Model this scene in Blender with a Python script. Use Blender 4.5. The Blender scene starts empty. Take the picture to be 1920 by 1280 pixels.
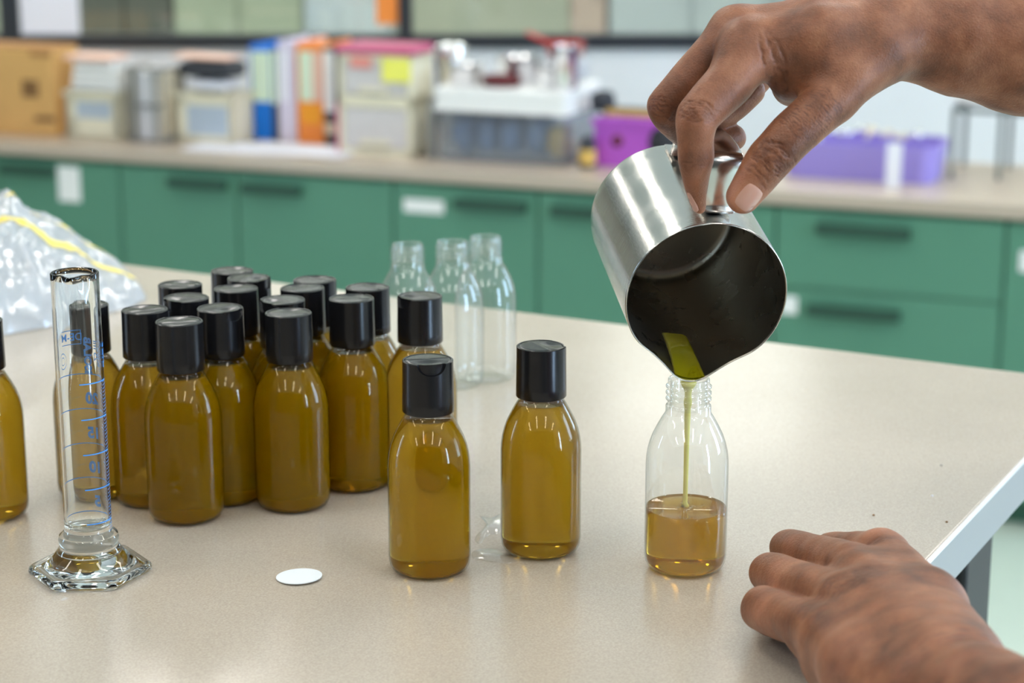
import bpy, bmesh, math, random
import numpy as np
from mathutils import Vector, Matrix, noise
random.seed(7)
D = bpy.data
COL = bpy.context.scene.collection
SC = bpy.context.scene

# ------------------------------------------------------------------ camera
F = 3733.0
TH = math.radians(14)
SN, CS = math.sin(TH), math.cos(TH)
CAMZ = 1.65
TZ = 1.273          # table top
CTZ = 0.815         # counter top
CEIL = 3.5
cam_d = D.cameras.new('camera')
cam = D.objects.new('camera', cam_d)
COL.objects.link(cam)
cam.location = (0, 0, CAMZ)
cam.rotation_euler = (math.radians(76), 0, 0)
cam_d.sensor_width = 36
cam_d.lens = F / 1920 * 36
cam_d.dof.use_dof = True
cam_d.dof.focus_distance = 1.035
cam_d.dof.aperture_fstop = 8.5
cam_d.clip_start = 0.05
SC.camera = cam

# ------------------------------------------------------------------ world, exposure
w = D.worlds.new('sky')
SC.world = w
w.use_nodes = True
w.node_tree.nodes['Background'].inputs[0].default_value = (0.55, 0.75, 1.0, 1)
w.node_tree.nodes['Background'].inputs[1].default_value = 1.5
SC.view_settings.view_transform = 'Standard'
SC.view_settings.look = 'None'
SC.view_settings.exposure = 0.0
SC.view_settings.gamma = 1
SC.view_settings.use_curve_mapping = False
SC.cycles.max_bounces = 20
SC.cycles.transmission_bounces = 16
SC.cycles.transparent_max_bounces = 40
SC.cycles.glossy_bounces = 6
SC.cycles.diffuse_bounces = 4
SC.cycles.sample_clamp_indirect = 6
SC.cycles.use_denoising = True


def area(name, loc, rot, sx, sy, power, col):
    l = D.lights.new(name, 'AREA')
    l.shape = 'RECTANGLE'
    l.size, l.size_y = sx, sy
    l.energy = power
    l.color = col
    o = D.objects.new(name, l)
    COL.objects.link(o)
    o.location = loc
    o.rotation_euler = rot
    return o


# daylight through the tall narrow windows of the side walls
WIN_R = [(-1.45, -0.95, 150, .06), (1.2, 2.0, 55, 1.25), (3.6, 4.4, 55, 1.25)]   # y from, y to, watts, sill (the first is a glass door)
WIN_L = [(1.6, 2.0, 45, .06)]
for a_, b_, pw, z_ in WIN_R:
    area('window_daylight', (3.68, (a_ + b_) / 2, (2.85 + z_) / 2), (0, math.radians(90), 0), 2.81 - z_, b_ - a_ - .04, pw, (0.50, 0.72, 1.0))
for a_, b_, pw, z_ in WIN_L:
    area('window_daylight', (-4.58, (a_ + b_) / 2, (2.85 + z_) / 2), (0, math.radians(-90), 0), 2.81 - z_, b_ - a_ - .04, pw, (0.50, 0.72, 1.0))
FIX_E = 15.0     # strength of the ceiling fittings

# ------------------------------------------------------------------ pixel -> world
FW = np.array([0, CS, -SN]); UP = np.array([0, SN, CS]); RT = np.array([1.0, 0, 0]); CAM = np.array([0, 0, CAMZ])


def Pd(x, y, d):
    return CAM + d * (FW + RT * (x - 960) / F + UP * (640 - y) / F)


def Pz(x, y, z):
    return Pd(x, y, (CAMZ - z) / (SN - CS * (640 - y) / F))


# ------------------------------------------------------------------ materials
def nmat(name):
    m = D.materials.new(name)
    m.use_nodes = True
    nt = m.node_tree
    nt.nodes.clear()
    out = nt.nodes.new('ShaderNodeOutputMaterial')
    return m, nt, out


def srgb(r, g, b):
    f = lambda v: (v / 255 / 12.92) if v / 255 <= 0.04045 else ((v / 255 + 0.055) / 1.055) ** 2.4
    return (f(r), f(g), f(b), 1)


def N(nt, t, **kw):
    n = nt.nodes.new(t)
    for k, v in kw.items():
        if k.startswith('i_'):
            n.inputs[k[2:].replace('_', ' ')].default_value = v
        else:
            setattr(n, k, v)
    return n


def principled(name, col, rough=0.5, metal=0.0, spec=0.5, noise_amt=0.0, noise_scale=30, bump=0.0, bump_scale=200, trans=0.0, sss=0.0, coat=0.0):
    m, nt, out = nmat(name)
    p = N(nt, 'ShaderNodeBsdfPrincipled')
    p.inputs['Base Color'].default_value = col
    p.inputs['Roughness'].default_value = rough
    p.inputs['Metallic'].default_value = metal
    p.inputs['Specular IOR Level'].default_value = spec
    p.inputs['Transmission Weight'].default_value = trans
    p.inputs['Coat Weight'].default_value = coat
    if sss:
        p.inputs['Subsurface Weight'].default_value = sss
        p.inputs['Subsurface Radius'].default_value = (0.02, 0.01, 0.005)
        p.inputs['Subsurface Scale'].default_value = 0.3
    tc = N(nt, 'ShaderNodeTexCoord')
    if noise_amt:
        nz = N(nt, 'ShaderNodeTexNoise')
        nz.inputs['Scale'].default_value = noise_scale
        nz.inputs['Detail'].default_value = 5
        nt.links.new(tc.outputs['Object'], nz.inputs['Vector'])
        mx = N(nt, 'ShaderNodeMix', data_type='RGBA')
        c = col
        mx.inputs[6].default_value = (c[0] * (1 - noise_amt), c[1] * (1 - noise_amt), c[2] * (1 - noise_amt), 1)
        mx.inputs[7].default_value = (min(1, c[0] * (1 + noise_amt)), min(1, c[1] * (1 + noise_amt)), min(1, c[2] * (1 + noise_amt)), 1)
        nt.links.new(nz.outputs['Fac'], mx.inputs[0])
        nt.links.new(mx.outputs[2], p.inputs['Base Color'])
    if bump:
        nb = N(nt, 'ShaderNodeTexNoise')
        nb.inputs['Scale'].default_value = bump_scale
        nt.links.new(tc.outputs['Object'], nb.inputs['Vector'])
        b = N(nt, 'ShaderNodeBump')
        b.inputs['Strength'].default_value = bump
        b.inputs['Distance'].default_value = 0.001
        nt.links.new(nb.outputs['Fac'], b.inputs['Height'])
        nt.links.new(b.outputs[0], p.inputs['Normal'])
    nt.links.new(p.outputs[0], out.inputs[0])
    return m


def thin_plastic(name, face_col, edge_col, power=3.0, base=0.05, haze=0.0, rough=0.02, gmax=0.8):
    """thin clear film or wall: see-through, with reflections and colour growing towards its edges"""
    m, nt, out = nmat(name)
    lw = N(nt, 'ShaderNodeLayerWeight'); lw.inputs[0].default_value = 0.5
    pw = N(nt, 'ShaderNodeMath', operation='POWER'); pw.inputs[1].default_value = power
    nt.links.new(lw.outputs['Facing'], pw.inputs[0])
    cr = N(nt, 'ShaderNodeMix', data_type='RGBA')
    cr.inputs[6].default_value = face_col; cr.inputs[7].default_value = edge_col
    nt.links.new(pw.outputs[0], cr.inputs[0])
    tr = N(nt, 'ShaderNodeBsdfTransparent')
    nt.links.new(cr.outputs[2], tr.inputs[0])
    gl = N(nt, 'ShaderNodeBsdfGlossy'); gl.inputs['Roughness'].default_value = rough
    ma = N(nt, 'ShaderNodeMath', operation='MULTIPLY_ADD'); ma.inputs[1].default_value = gmax; ma.inputs[2].default_value = base
    p5 = N(nt, 'ShaderNodeMath', operation='POWER'); p5.inputs[1].default_value = 4.5
    nt.links.new(lw.outputs['Facing'], p5.inputs[0]); nt.links.new(p5.outputs[0], ma.inputs[0])
    mx = N(nt, 'ShaderNodeMixShader')
    nt.links.new(ma.outputs[0], mx.inputs[0]); nt.links.new(tr.outputs[0], mx.inputs[1]); nt.links.new(gl.outputs[0], mx.inputs[2])
    last = mx
    if haze:
        df = N(nt, 'ShaderNodeBsdfDiffuse'); df.inputs[0].default_value = (0.9, 0.92, 0.95, 1)
        tl = N(nt, 'ShaderNodeBsdfTranslucent'); tl.inputs[0].default_value = (0.9, 0.92, 0.95, 1)
        a = N(nt, 'ShaderNodeMixShader'); a.inputs[0].default_value = 0.5
        nt.links.new(df.outputs[0], a.inputs[1]); nt.links.new(tl.outputs[0], a.inputs[2])
        h = N(nt, 'ShaderNodeMixShader'); h.inputs[0].default_value = haze
        nt.links.new(mx.outputs[0], h.inputs[1]); nt.links.new(a.outputs[0], h.inputs[2])
        last = h
    nt.links.new(last.outputs[0], out.inputs[0])
    return m


def glass(name, col=(1, 1, 1, 1), ior=1.5, rough=0.0):
    m, nt, out = nmat(name)
    g = N(nt, 'ShaderNodeBsdfGlass')
    g.inputs['Color'].default_value = col; g.inputs['IOR'].default_value = ior; g.inputs['Roughness'].default_value = rough
    nt.links.new(g.outputs[0], out.inputs[0])
    return m


def oil_mat(name, tint, body, absorb, density, milk):
    m, nt, out = nmat(name)
    g = N(nt, 'ShaderNodeBsdfGlass')
    g.inputs['Color'].default_value = tint; g.inputs['IOR'].default_value = 1.27
    df = N(nt, 'ShaderNodeBsdfDiffuse'); df.inputs[0].default_value = body
    mx = N(nt, 'ShaderNodeMixShader'); mx.inputs[0].default_value = milk
    nt.links.new(g.outputs[0], mx.inputs[1]); nt.links.new(df.outputs[0], mx.inputs[2])
    nt.links.new(mx.outputs[0], out.inputs[0])
    va = N(nt, 'ShaderNodeVolumeAbsorption'); va.inputs[0].default_value = absorb; va.inputs[1].default_value = density
    nt.links.new(va.outputs[0], out.inputs['Volume'])
    return m


def emit(name, col, s):
    m, nt, out = nmat(name)
    e = N(nt, 'ShaderNodeEmission'); e.inputs[0].default_value = col; e.inputs[1].default_value = s
    nt.links.new(e.outputs[0], out.inputs[0])
    return m


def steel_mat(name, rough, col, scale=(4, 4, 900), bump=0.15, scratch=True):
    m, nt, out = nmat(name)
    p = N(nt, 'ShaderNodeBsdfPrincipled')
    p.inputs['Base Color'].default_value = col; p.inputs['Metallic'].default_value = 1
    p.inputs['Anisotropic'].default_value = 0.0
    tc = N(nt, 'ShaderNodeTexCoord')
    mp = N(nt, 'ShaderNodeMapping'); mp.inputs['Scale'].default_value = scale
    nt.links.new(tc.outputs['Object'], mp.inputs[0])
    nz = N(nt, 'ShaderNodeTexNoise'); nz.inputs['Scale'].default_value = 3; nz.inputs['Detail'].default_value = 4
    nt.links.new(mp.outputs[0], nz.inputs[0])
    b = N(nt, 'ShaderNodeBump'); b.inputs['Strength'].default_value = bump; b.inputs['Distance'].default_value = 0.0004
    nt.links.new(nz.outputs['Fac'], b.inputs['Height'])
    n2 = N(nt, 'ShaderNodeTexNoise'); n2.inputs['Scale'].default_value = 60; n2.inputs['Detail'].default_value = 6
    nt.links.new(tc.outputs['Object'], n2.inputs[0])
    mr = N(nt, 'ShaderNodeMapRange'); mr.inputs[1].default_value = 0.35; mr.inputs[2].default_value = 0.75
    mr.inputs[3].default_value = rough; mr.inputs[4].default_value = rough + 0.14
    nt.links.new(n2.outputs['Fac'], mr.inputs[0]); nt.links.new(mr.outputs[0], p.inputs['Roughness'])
    if scratch:
        m3 = N(nt, 'ShaderNodeMapping'); m3.inputs['Scale'].default_value = (300, 40, 90); m3.inputs['Rotation'].default_value = (0.5, 0.4, 0.9)
        nt.links.new(tc.outputs['Object'], m3.inputs[0])
        n3 = N(nt, 'ShaderNodeTexNoise'); n3.inputs['Scale'].default_value = 3.0; n3.inputs['Detail'].default_value = 8
        nt.links.new(m3.outputs[0], n3.inputs[0])
        b2 = N(nt, 'ShaderNodeBump'); b2.inputs['Strength'].default_value = 0.08; b2.inputs['Distance'].default_value = 0.0006
        nt.links.new(n3.outputs['Fac'], b2.inputs['Height']); nt.links.new(b.outputs[0], b2.inputs['Normal'])
        nt.links.new(b2.outputs[0], p.inputs['Normal'])
    else:
        nt.links.new(b.outputs[0], p.inputs['Normal'])
    nt.links.new(p.outputs[0], out.inputs[0])
    return m


def table_mat():
    m, nt, out = nmat('table_laminate')
    p = N(nt, 'ShaderNodeBsdfPrincipled')
    tc = N(nt, 'ShaderNodeTexCoord')
    n1 = N(nt, 'ShaderNodeTexNoise'); n1.inputs['Scale'].default_value = 900; n1.inputs['Detail'].default_value = 3
    n2 = N(nt, 'ShaderNodeTexNoise'); n2.inputs['Scale'].default_value = 7; n2.inputs['Detail'].default_value = 4
    for n in (n1, n2):
        nt.links.new(tc.outputs['Object'], n.inputs[0])
    r1 = N(nt, 'ShaderNodeMapRange'); r1.inputs[1].default_value = 0.3; r1.inputs[2].default_value = 0.7
    nt.links.new(n1.outputs['Fac'], r1.inputs[0])
    mx = N(nt, 'ShaderNodeMix', data_type='RGBA')
    mx.inputs[6].default_value = srgb(179, 166, 150); mx.inputs[7].default_value = srgb(197, 185, 169)
    nt.links.new(r1.outputs[0], mx.inputs[0])
    m2 = N(nt, 'ShaderNodeMix', data_type='RGBA', blend_type='MULTIPLY'); m2.inputs[0].default_value = 0.35
    r2 = N(nt, 'ShaderNodeMapRange'); r2.inputs[1].default_value = 0.3; r2.inputs[2].default_value = 0.6; r2.inputs[3].default_value = 0.85; r2.inputs[4].default_value = 1.0
    nt.links.new(n2.outputs['Fac'], r2.inputs[0])
    nt.links.new(mx.outputs[2], m2.inputs[6]); nt.links.new(r2.outputs[0], m2.inputs[7])
    nt.links.new(m2.outputs[2], p.inputs['Base Color'])
    r3 = N(nt, 'ShaderNodeMapRange'); r3.inputs[3].default_value = 0.15; r3.inputs[4].default_value = 0.27
    nt.links.new(n2.outputs['Fac'], r3.inputs[0]); nt.links.new(r3.outputs[0], p.inputs['Roughness'])
    p.inputs['Specular IOR Level'].default_value = 0.5
    nt.links.new(p.outputs[0], out.inputs[0])
    return m


def skin_mat():
    m, nt, out = nmat('brown_skin')
    p = N(nt, 'ShaderNodeBsdfPrincipled')
    tc = N(nt, 'ShaderNodeTexCoord')
    n1 = N(nt, 'ShaderNodeTexNoise'); n1.inputs['Scale'].default_value = 55; n1.inputs['Detail'].default_value = 5
    nt.links.new(tc.outputs['Object'], n1.inputs[0])
    mx = N(nt, 'ShaderNodeValToRGB')
    e = mx.color_ramp.elements
    e[0].position = 0.30; e[0].color = srgb(112, 70, 49)
    e[1].position = 0.70; e[1].color = srgb(176, 118, 86)
    k = e.new(0.5); k.color = srgb(148, 94, 66)
    nt.links.new(n1.outputs['Fac'], mx.inputs[0])
    n4 = N(nt, 'ShaderNodeTexNoise'); n4.inputs['Scale'].default_value = 700; n4.inputs['Detail'].default_value = 2
    nt.links.new(tc.outputs['Object'], n4.inputs[0])
    mm = N(nt, 'ShaderNodeMix', data_type='RGBA', blend_type='MULTIPLY'); mm.inputs[0].default_value = 0.35
    nt.links.new(mx.outputs[0], mm.inputs[6]); nt.links.new(n4.outputs['Fac'], mm.inputs[7])
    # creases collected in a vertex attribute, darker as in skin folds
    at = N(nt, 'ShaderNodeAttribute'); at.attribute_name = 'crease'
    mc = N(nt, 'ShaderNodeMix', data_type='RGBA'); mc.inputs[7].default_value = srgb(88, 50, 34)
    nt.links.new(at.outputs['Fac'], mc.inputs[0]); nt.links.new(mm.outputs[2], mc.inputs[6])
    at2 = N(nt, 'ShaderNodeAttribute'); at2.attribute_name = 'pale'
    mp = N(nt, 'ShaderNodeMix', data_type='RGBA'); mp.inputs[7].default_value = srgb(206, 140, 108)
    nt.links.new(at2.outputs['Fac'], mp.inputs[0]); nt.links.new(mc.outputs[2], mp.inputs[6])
    nt.links.new(mp.outputs[2], p.inputs['Base Color'])
    vo = N(nt, 'ShaderNodeTexVoronoi', feature='DISTANCE_TO_EDGE'); vo.inputs['Scale'].default_value = 650
    nt.links.new(tc.outputs['Object'], vo.inputs[0])
    b = N(nt, 'ShaderNodeBump'); b.inputs['Strength'].default_value = 0.55; b.inputs['Distance'].default_value = 0.0004
    nt.links.new(vo.outputs['Distance'], b.inputs['Height'])
    n3 = N(nt, 'ShaderNodeTexNoise'); n3.inputs['Scale'].default_value = 260; n3.inputs['Detail'].default_value = 4
    nt.links.new(tc.outputs['Object'], n3.inputs[0])
    b2 = N(nt, 'ShaderNodeBump'); b2.inputs['Strength'].default_value = 0.3; b2.inputs['Distance'].default_value = 0.0008
    nt.links.new(n3.outputs['Fac'], b2.inputs['Height']); nt.links.new(b.outputs[0], b2.inputs['Normal'])
    nt.links.new(b2.outputs[0], p.inputs['Normal'])
    p.inputs['Roughness'].default_value = 0.45
    p.inputs['Specular IOR Level'].default_value = 0.35
    p.inputs['Subsurface Weight'].default_value = 0.25
    p.inputs['Subsurface Radius'].default_value = (1.0, 0.35, 0.2)
    p.inputs['Subsurface Scale'].default_value = 0.004
    nt.links.new(p.outputs[0], out.inputs[0])
    return m


M = dict(
    table=table_mat(),
    table_edge=principled('table_edge_band', srgb(150, 150, 150), 0.3),
    table_rim=principled('table_edge_rim', srgb(235, 230, 224), 0.3),
    black_metal=principled('black_metal', (0.012, 0.012, 0.014, 1), 0.45),
    green=principled('green_laminate', srgb(86, 138, 113), 0.45, noise_amt=0.04, noise_scale=8),
    green_dark=principled('dark_green_handle', srgb(38, 74, 58), 0.5),
    green_core=principled('cabinet_carcass', srgb(58, 104, 82), 0.6),
    counter=principled('counter_laminate', srgb(190, 174, 156), 0.3, noise_amt=0.05, noise_scale=120),
    white=principled('white_paint', srgb(240, 240, 242), 0.6),
    ceil=principled('ceiling_paint', srgb(225, 225, 222), 0.8),
    warm_wall=principled('grey_green_wall', srgb(196, 202, 186), 0.7, noise_amt=0.03, noise_scale=2),
    floor=principled('pale_vinyl', srgb(196, 206, 190), 0.3, noise_amt=0.04, noise_scale=20),
    dark_frame=principled('dark_window_frame', srgb(44, 48, 54), 0.4),
    window_glass=thin_plastic('window_glass', (0.93, 0.96, 0.95, 1), (0.8, 0.85, 0.84, 1), base=0.04),
    pet=thin_plastic('clear_bottle_plastic', (0.965, 0.97, 0.955, 1), (0.42, 0.47, 0.43, 1), power=5.0, base=0.022),
    pet_open=thin_plastic('clear_bottle_plastic_empty', (0.965, 0.975, 0.96, 1), (0.58, 0.63, 0.60, 1), power=4.5, base=0.09, haze=0.05),  # white haze painted in for the many reflections of empty bottles
    oil=oil_mat('olive_oil', (1.0, 1.0, 1.0, 1), srgb(166, 124, 0), (0.92, 0.77, 0.0, 1), 75.0, 0.48),
    stream=oil_mat('pouring_oil', (1.0, 0.98, 0.80, 1), srgb(240, 228, 130), (0.97, 0.94, 0.4, 1), 10.0, 0.8),
    cap=principled('black_cap_plastic', (0.008, 0.008, 0.009, 1), 0.24, spec=0.38, noise_amt=0.2, noise_scale=300),
    glass=glass('clear_glass', (0.99, 1, 0.995, 1), 1.48),
    blue_print=principled('blue_print', srgb(70, 160, 255), 0.5),
    steel=steel_mat('brushed_steel', 0.13, (0.64, 0.63, 0.60, 1), scale=(1, 1, 500), bump=0.25),
    steel_in_shaded=steel_mat('brushed_steel_painted_dark', 0.24, (0.36, 0.33, 0.28, 1), scale=(2, 2, 700), bump=0.25, scratch=False),  # same steel, darkened to put the jug's dark inner reflections into the colour
    steel_handle=steel_mat('polished_steel', 0.12, (0.72, 0.68, 0.65, 1), bump=0.03, scratch=False),
    skin=skin_mat(),
    nail=principled('fingernail', srgb(218, 166, 146), 0.2, sss=0.2, coat=0.3),
    sticker=principled('white_paper', srgb(240, 244, 246), 0.35),
    bag=thin_plastic('clear_bag_film', (0.95, 0.96, 0.97, 1), (0.65, 0.7, 0.72, 1), power=2, base=0.28, haze=0.42, rough=0.12, gmax=0.7),
    yellow=principled('yellow_zip', srgb(250, 224, 105), 0.4),
    wet=thin_plastic('wet_film', (0.99, 0.99, 0.98, 1), (0.98, 0.98, 0.97, 1), power=2, base=0.10, rough=0.10, haze=0.12),  # slight white haze puts the smear's glare into the colour
    card=principled('brown_cardboard', srgb(218, 170, 104), 0.8, noise_amt=0.14, noise_scale=9),
    card_dark=principled('cardboard_print', srgb(132, 96, 56), 0.8),
    card_brown=principled('cardboard_flap', srgb(176, 128, 76), 0.8),
    cream=principled('cream_plastic', srgb(234, 226, 200), 0.5),
    cream_w=principled('cloudy_drawer_front', srgb(214, 208, 206), 0.4, noise_amt=0.12, noise_scale=25),
    bluegrey=principled('blue_grey_window', srgb(180, 192, 204), 0.4, noise_amt=0.12, noise_scale=20),
    lid=principled('white_plastic', srgb(244, 243, 240), 0.4),
    paper=principled('office_paper', srgb(238, 238, 246), 0.7),
    black_fab=principled('black_fabric', srgb(52, 54, 60), 0.7, noise_amt=0.2, noise_scale=40),
    grey=principled('grey_plastic', srgb(130, 128, 122), 0.5),
    lgrey=principled('light_grey_plastic', srgb(196, 198, 202), 0.5),
    orange=principled('orange_card', srgb(252, 148, 62), 0.5),
    orange_y=principled('deep_orange_label', srgb(255, 170, 30), 0.5),
    peach=principled('peach_paper', srgb(240, 196, 176), 0.6),
    blue=principled('blue_card', srgb(0, 122, 226), 0.45),
    teal=principled('pale_teal_side', srgb(160, 200, 205), 0.5),
    palegreen=principled('pale_green_label', srgb(226, 244, 218), 0.6),
    lilac=principled('lilac_card', srgb(222, 214, 232), 0.5),
    magenta=principled('magenta_plastic', srgb(196, 70, 120), 0.4),
    noteyellow=principled('yellow_note', srgb(250, 246, 112), 0.7),
    notered=principled('red_label', srgb(236, 150, 138), 0.6),
    clearbox=thin_plastic('clear_box_wall', (0.88, 0.90, 0.93, 1), (0.6, 0.64, 0.7, 1), power=2, base=0.06, haze=0.15),
    bluestuff=principled('blue_bags', srgb(120, 150, 188), 0.6, noise_amt=0.3, noise_scale=18),
    yellowstuff=principled('ochre_pack', srgb(226, 186, 96), 0.5),
    purple=principled('purple_plastic', srgb(184, 88, 200), 0.35),
    lavender=principled('lavender_plastic', srgb(160, 144, 220), 0.4),
    metal=principled('shiny_metal', (0.8, 0.8, 0.82, 1), 0.12, metal=1.0),
    wire=principled('grey_wire', srgb(120, 128, 126), 0.4, metal=0.5),
    red=principled('red_plastic', srgb(196, 48, 46), 0.3),
    darkred=principled('dark_red_enamel', srgb(110, 36, 44), 0.25),
    tan=principled('wooden_tools', srgb(222, 208, 180), 0.5),
    locker_dark=principled('dark_grey_locker', srgb(78, 80, 74), 0.6, noise_amt=0.08, noise_scale=3),
    cupb_green=principled('sage_cupboard', srgb(140, 148, 130), 0.6),
    board_blue=principled('pale_blue_board', srgb(158, 166, 170), 0.6),
    pink=principled('dusty_pink_panel', srgb(164, 146, 136), 0.6),
    wall_dim=principled('low_bounce_grey', srgb(112, 108, 104), 0.7),  # unseen left wall, tone lowered to cut bounced light
    wall_dark=principled('dark_reflection_grey', srgb(58, 55, 52), 0.7),  # unseen wall behind the camera, darkened so steel and caps mirror a dark tone
    light=emit('light_diffuser', (1.0, 0.955, 0.895, 1), FIX_E),
    light_far=emit('light_diffuser_next_room', (1.0, 0.97, 0.92, 1), FIX_E * 1.35),
)
M['oil_clear'] = oil_mat('freshly_poured_oil', (1.0, 1.0, 1.0, 1), srgb(176, 134, 0), (0.94, 0.79, 0.0, 1), 105.0, 0.30)
M['jug_oil'] = oil_mat('oil_film_in_jug', (1.0, 0.98, 0.6, 1), srgb(214, 196, 20), (0.93, 0.86, 0.05, 1), 40.0, 0.32)


# ------------------------------------------------------------------ object helpers
def mesh_obj(name, verts, faces, mat, parent=None, smooth=True, loc=None):
    me = D.meshes.new(name)
    me.from_pydata([tuple(v) for v in verts], [], faces)
    me.update()
    if smooth:
        me.polygons.foreach_set('use_smooth', [True] * len(me.polygons))
    if mat:
        me.materials.append(mat)
    o = D.objects.new(name, me)
    COL.objects.link(o)
    if parent:
        o.parent = parent
    if loc is not None:
        o.location = loc
    return o


def bm_obj(name, bm, mat, parent=None, smooth=False):
    bmesh.ops.recalc_face_normals(bm, faces=bm.faces)
    me = D.meshes.new(name)
    bm.to_mesh(me)
    bm.free()
    if smooth:
        me.polygons.foreach_set('use_smooth', [True] * len(me.polygons))
    me.materials.append(mat)
    o = D.objects.new(name, me)
    COL.objects.link(o)
    if parent:
        o.parent = parent
    return o


def tag(o, label=None, cat=None, group=None, kind=None):
    if label: o['label'] = label
    if cat: o['category'] = cat
    if group: o['group'] = group
    if kind: o['kind'] = kind
    return o


def empty(name, loc=(0, 0, 0), rz=0):
    o = D.objects.new(name, None)
    COL.objects.link(o)
    o.location = loc
    o.rotation_euler = (0, 0, rz)
    o.empty_display_size = 0.02
    return o


def bx(bm, x0, x1, y0, y1, z0, z1, bev=0.0):
    r = bmesh.ops.create_cube(bm, size=1)
    vs = r['verts']
    for v in vs:
        v.co = Vector((x0 + (v.co.x + .5) * (x1 - x0), y0 + (v.co.y + .5) * (y1 - y0), z0 + (v.co.z + .5) * (z1 - z0)))
    if bev:
        es = list({e for v in vs for e in v.link_edges})
        bmesh.ops.bevel(bm, geom=es, offset=bev, segments=2, affect='EDGES', profile=0.5)


def boxo(name, x0, x1, y0, y1, z0, z1, mat, parent=None, bev=0.0):
    bm = bmesh.new()
    bx(bm, x0, x1, y0, y1, z0, z1, bev)
    return bm_obj(name, bm, mat, parent)


def lathe(profile, segs=64, close_bottom=False, close_top=False):
    V, Fc = [], []
    n = len(profile)
    for r, z in profile:
        for k in range(segs):
            a = 2 * math.pi * k / segs
            V.append((r * math.cos(a), r * math.sin(a), z))
    for i in range(n - 1):
        for k in range(segs):
            k2 = (k + 1) % segs
            Fc.append((i * segs + k, i * segs + k2, (i + 1) * segs + k2, (i + 1) * segs + k))
    if close_bottom:
        V.append((0, 0, profile[0][1])); c = len(V) - 1
        for k in range(segs):
            Fc.append((c, (k + 1) % segs, k))
    if close_top:
        V.append((0, 0, profile[-1][1])); c = len(V) - 1
        b = (n - 1) * segs
        for k in range(segs):
            Fc.append((c, b + k, b + (k + 1) % segs))
    return V, Fc


def tube(pts, rad, segs=16, caps=True):
    """tube along points; rad number or list"""
    pts = [Vector(p) for p in pts]
    V, Fc = [], []
    up = Vector((0.13, 0.2, 0.97)).normalized()
    for i, p in enumerate(pts):
        t = (pts[min(i + 1, len(pts) - 1)] - pts[max(i - 1, 0)]).normalized()
        a = t.cross(up)
        if a.length < 1e-3: a = t.cross(Vector((1, 0, 0)))
        a.normalize(); b = t.cross(a)
        r = rad[i] if isinstance(rad, (list, tuple)) else rad
        for k in range(segs):
            an = 2 * math.pi * k / segs
            V.append(p + a * (r * math.cos(an)) + b * (r * math.sin(an)))
    n = len(pts)
    for i in range(n - 1):
        for k in range(segs):
            k2 = (k + 1) % segs
            Fc.append((i * segs + k, (i + 1) * segs + k, (i + 1) * segs + k2, i * segs + k2))
    if caps:
        Fc.append(tuple(range(segs)))
        Fc.append(tuple(reversed(range((n - 1) * segs, n * segs))))
    return V, Fc


# ------------------------------------------------------------------ the room
def struct(o): o['kind'] = 'structure'; return o


WY = 6.55   # back wall plane
XL, XR, YB, YF = -4.5, 3.6, -3.2, 10.5
struct(boxo('floor', XL - .1, XR + .1, YB - .1, YF + .1, -0.1, 0, M['floor']))
struct(boxo('ceiling', XL - .1, XR + .1, YB - .1, YF + .1, CEIL, CEIL + .1, M['ceil']))
struct(boxo('wall_front', XL, XR, YB - .1, YB, 0, CEIL, M['wall_dark']))
struct(boxo('wall_far', XL, XR, YF, YF + .1, 0, CEIL, M['warm_wall']))
# side walls with window openings
wn = 2
for nm, x0, x1, wins, mt in (('wall_right', XR, XR + .12, WIN_R, 'white'), ('wall_left', XL - .12, XL, WIN_L, 'wall_dim')):
    bm = bmesh.new()
    bx(bm, x0, x1, YB, YF, 2.85, CEIL)
    ys = [YB] + [v for w_ in wins for v in w_[:2]] + [YF]
    for i in range(0, len(ys), 2):
        bx(bm, x0, x1, ys[i], ys[i + 1], 0, 2.85)
    for a_, b_, _, z_ in wins:
        bx(bm, x0, x1, a_, b_, 0, z_)
    struct(bm_obj(nm, bm, M[mt]))
    xa, xb = (XR - .01, XR + .05) if x0 > 0 else (XL - .05, XL + .01)
    for a_, b_, _, z_ in wins:
        bm = bmesh.new()
        bx(bm, xa, xb, a_, a_ + .04, z_, 2.85); bx(bm, xa, xb, b_ - .04, b_, z_, 2.85)
        bx(bm, xa, xb, a_, b_, z_, z_ + .04); bx(bm, xa, xb, a_, b_, 2.81, 2.85)
        struct(bm_obj('window_%d' % wn, bm, M['white'])); wn += 1

# back partition: white below, a long dark-framed interior window above
SILL = float(Pd(700, 88, 1)[2] * 0 + CAMZ - (WY) * math.tan(TH - math.atan((640 - 90) / F)))
GT = 2.9
struct(boxo('wall_back', XL, XR, WY, WY + .12, 0, SILL, M['white']))
struct(boxo('wall_back_header', XL, XR, WY, WY + .12, GT, CEIL, M['white']))
w1 = struct(empty('window_1', (0, WY, SILL)))


def wx(px):  # x on the partition plane of a picture column near the sill
    return (px - 960) / F * (WY * CS + (CAMZ - SILL - .1) * SN)


def wz(py):
    return CAMZ - WY * math.tan(TH - math.atan((640 - py) / F))


fr = bmesh.new()
bx(fr, XL, XR, -.02, .05, 0, .045)
bx(fr, XL, XR, -.02, .05, GT - SILL - .05, GT - SILL)
bm_obj('frame', fr, M['dark_frame'], w1)
edges = [XL, wx(20), wx(760), wx(2000), XR]
for px, hw in ((20, 18), (760, 13)):
    boxo('mullion', wx(px - hw), wx(px + hw), -.02, .05, .045, GT - SILL - .05, M['dark_frame'], w1)
for a, b in zip(edges[:-1], edges[1:]):
    boxo('pane', a + .02, b - .02, .012, .018, .04, GT - SILL - .04, M['window_glass'], w1)

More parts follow.
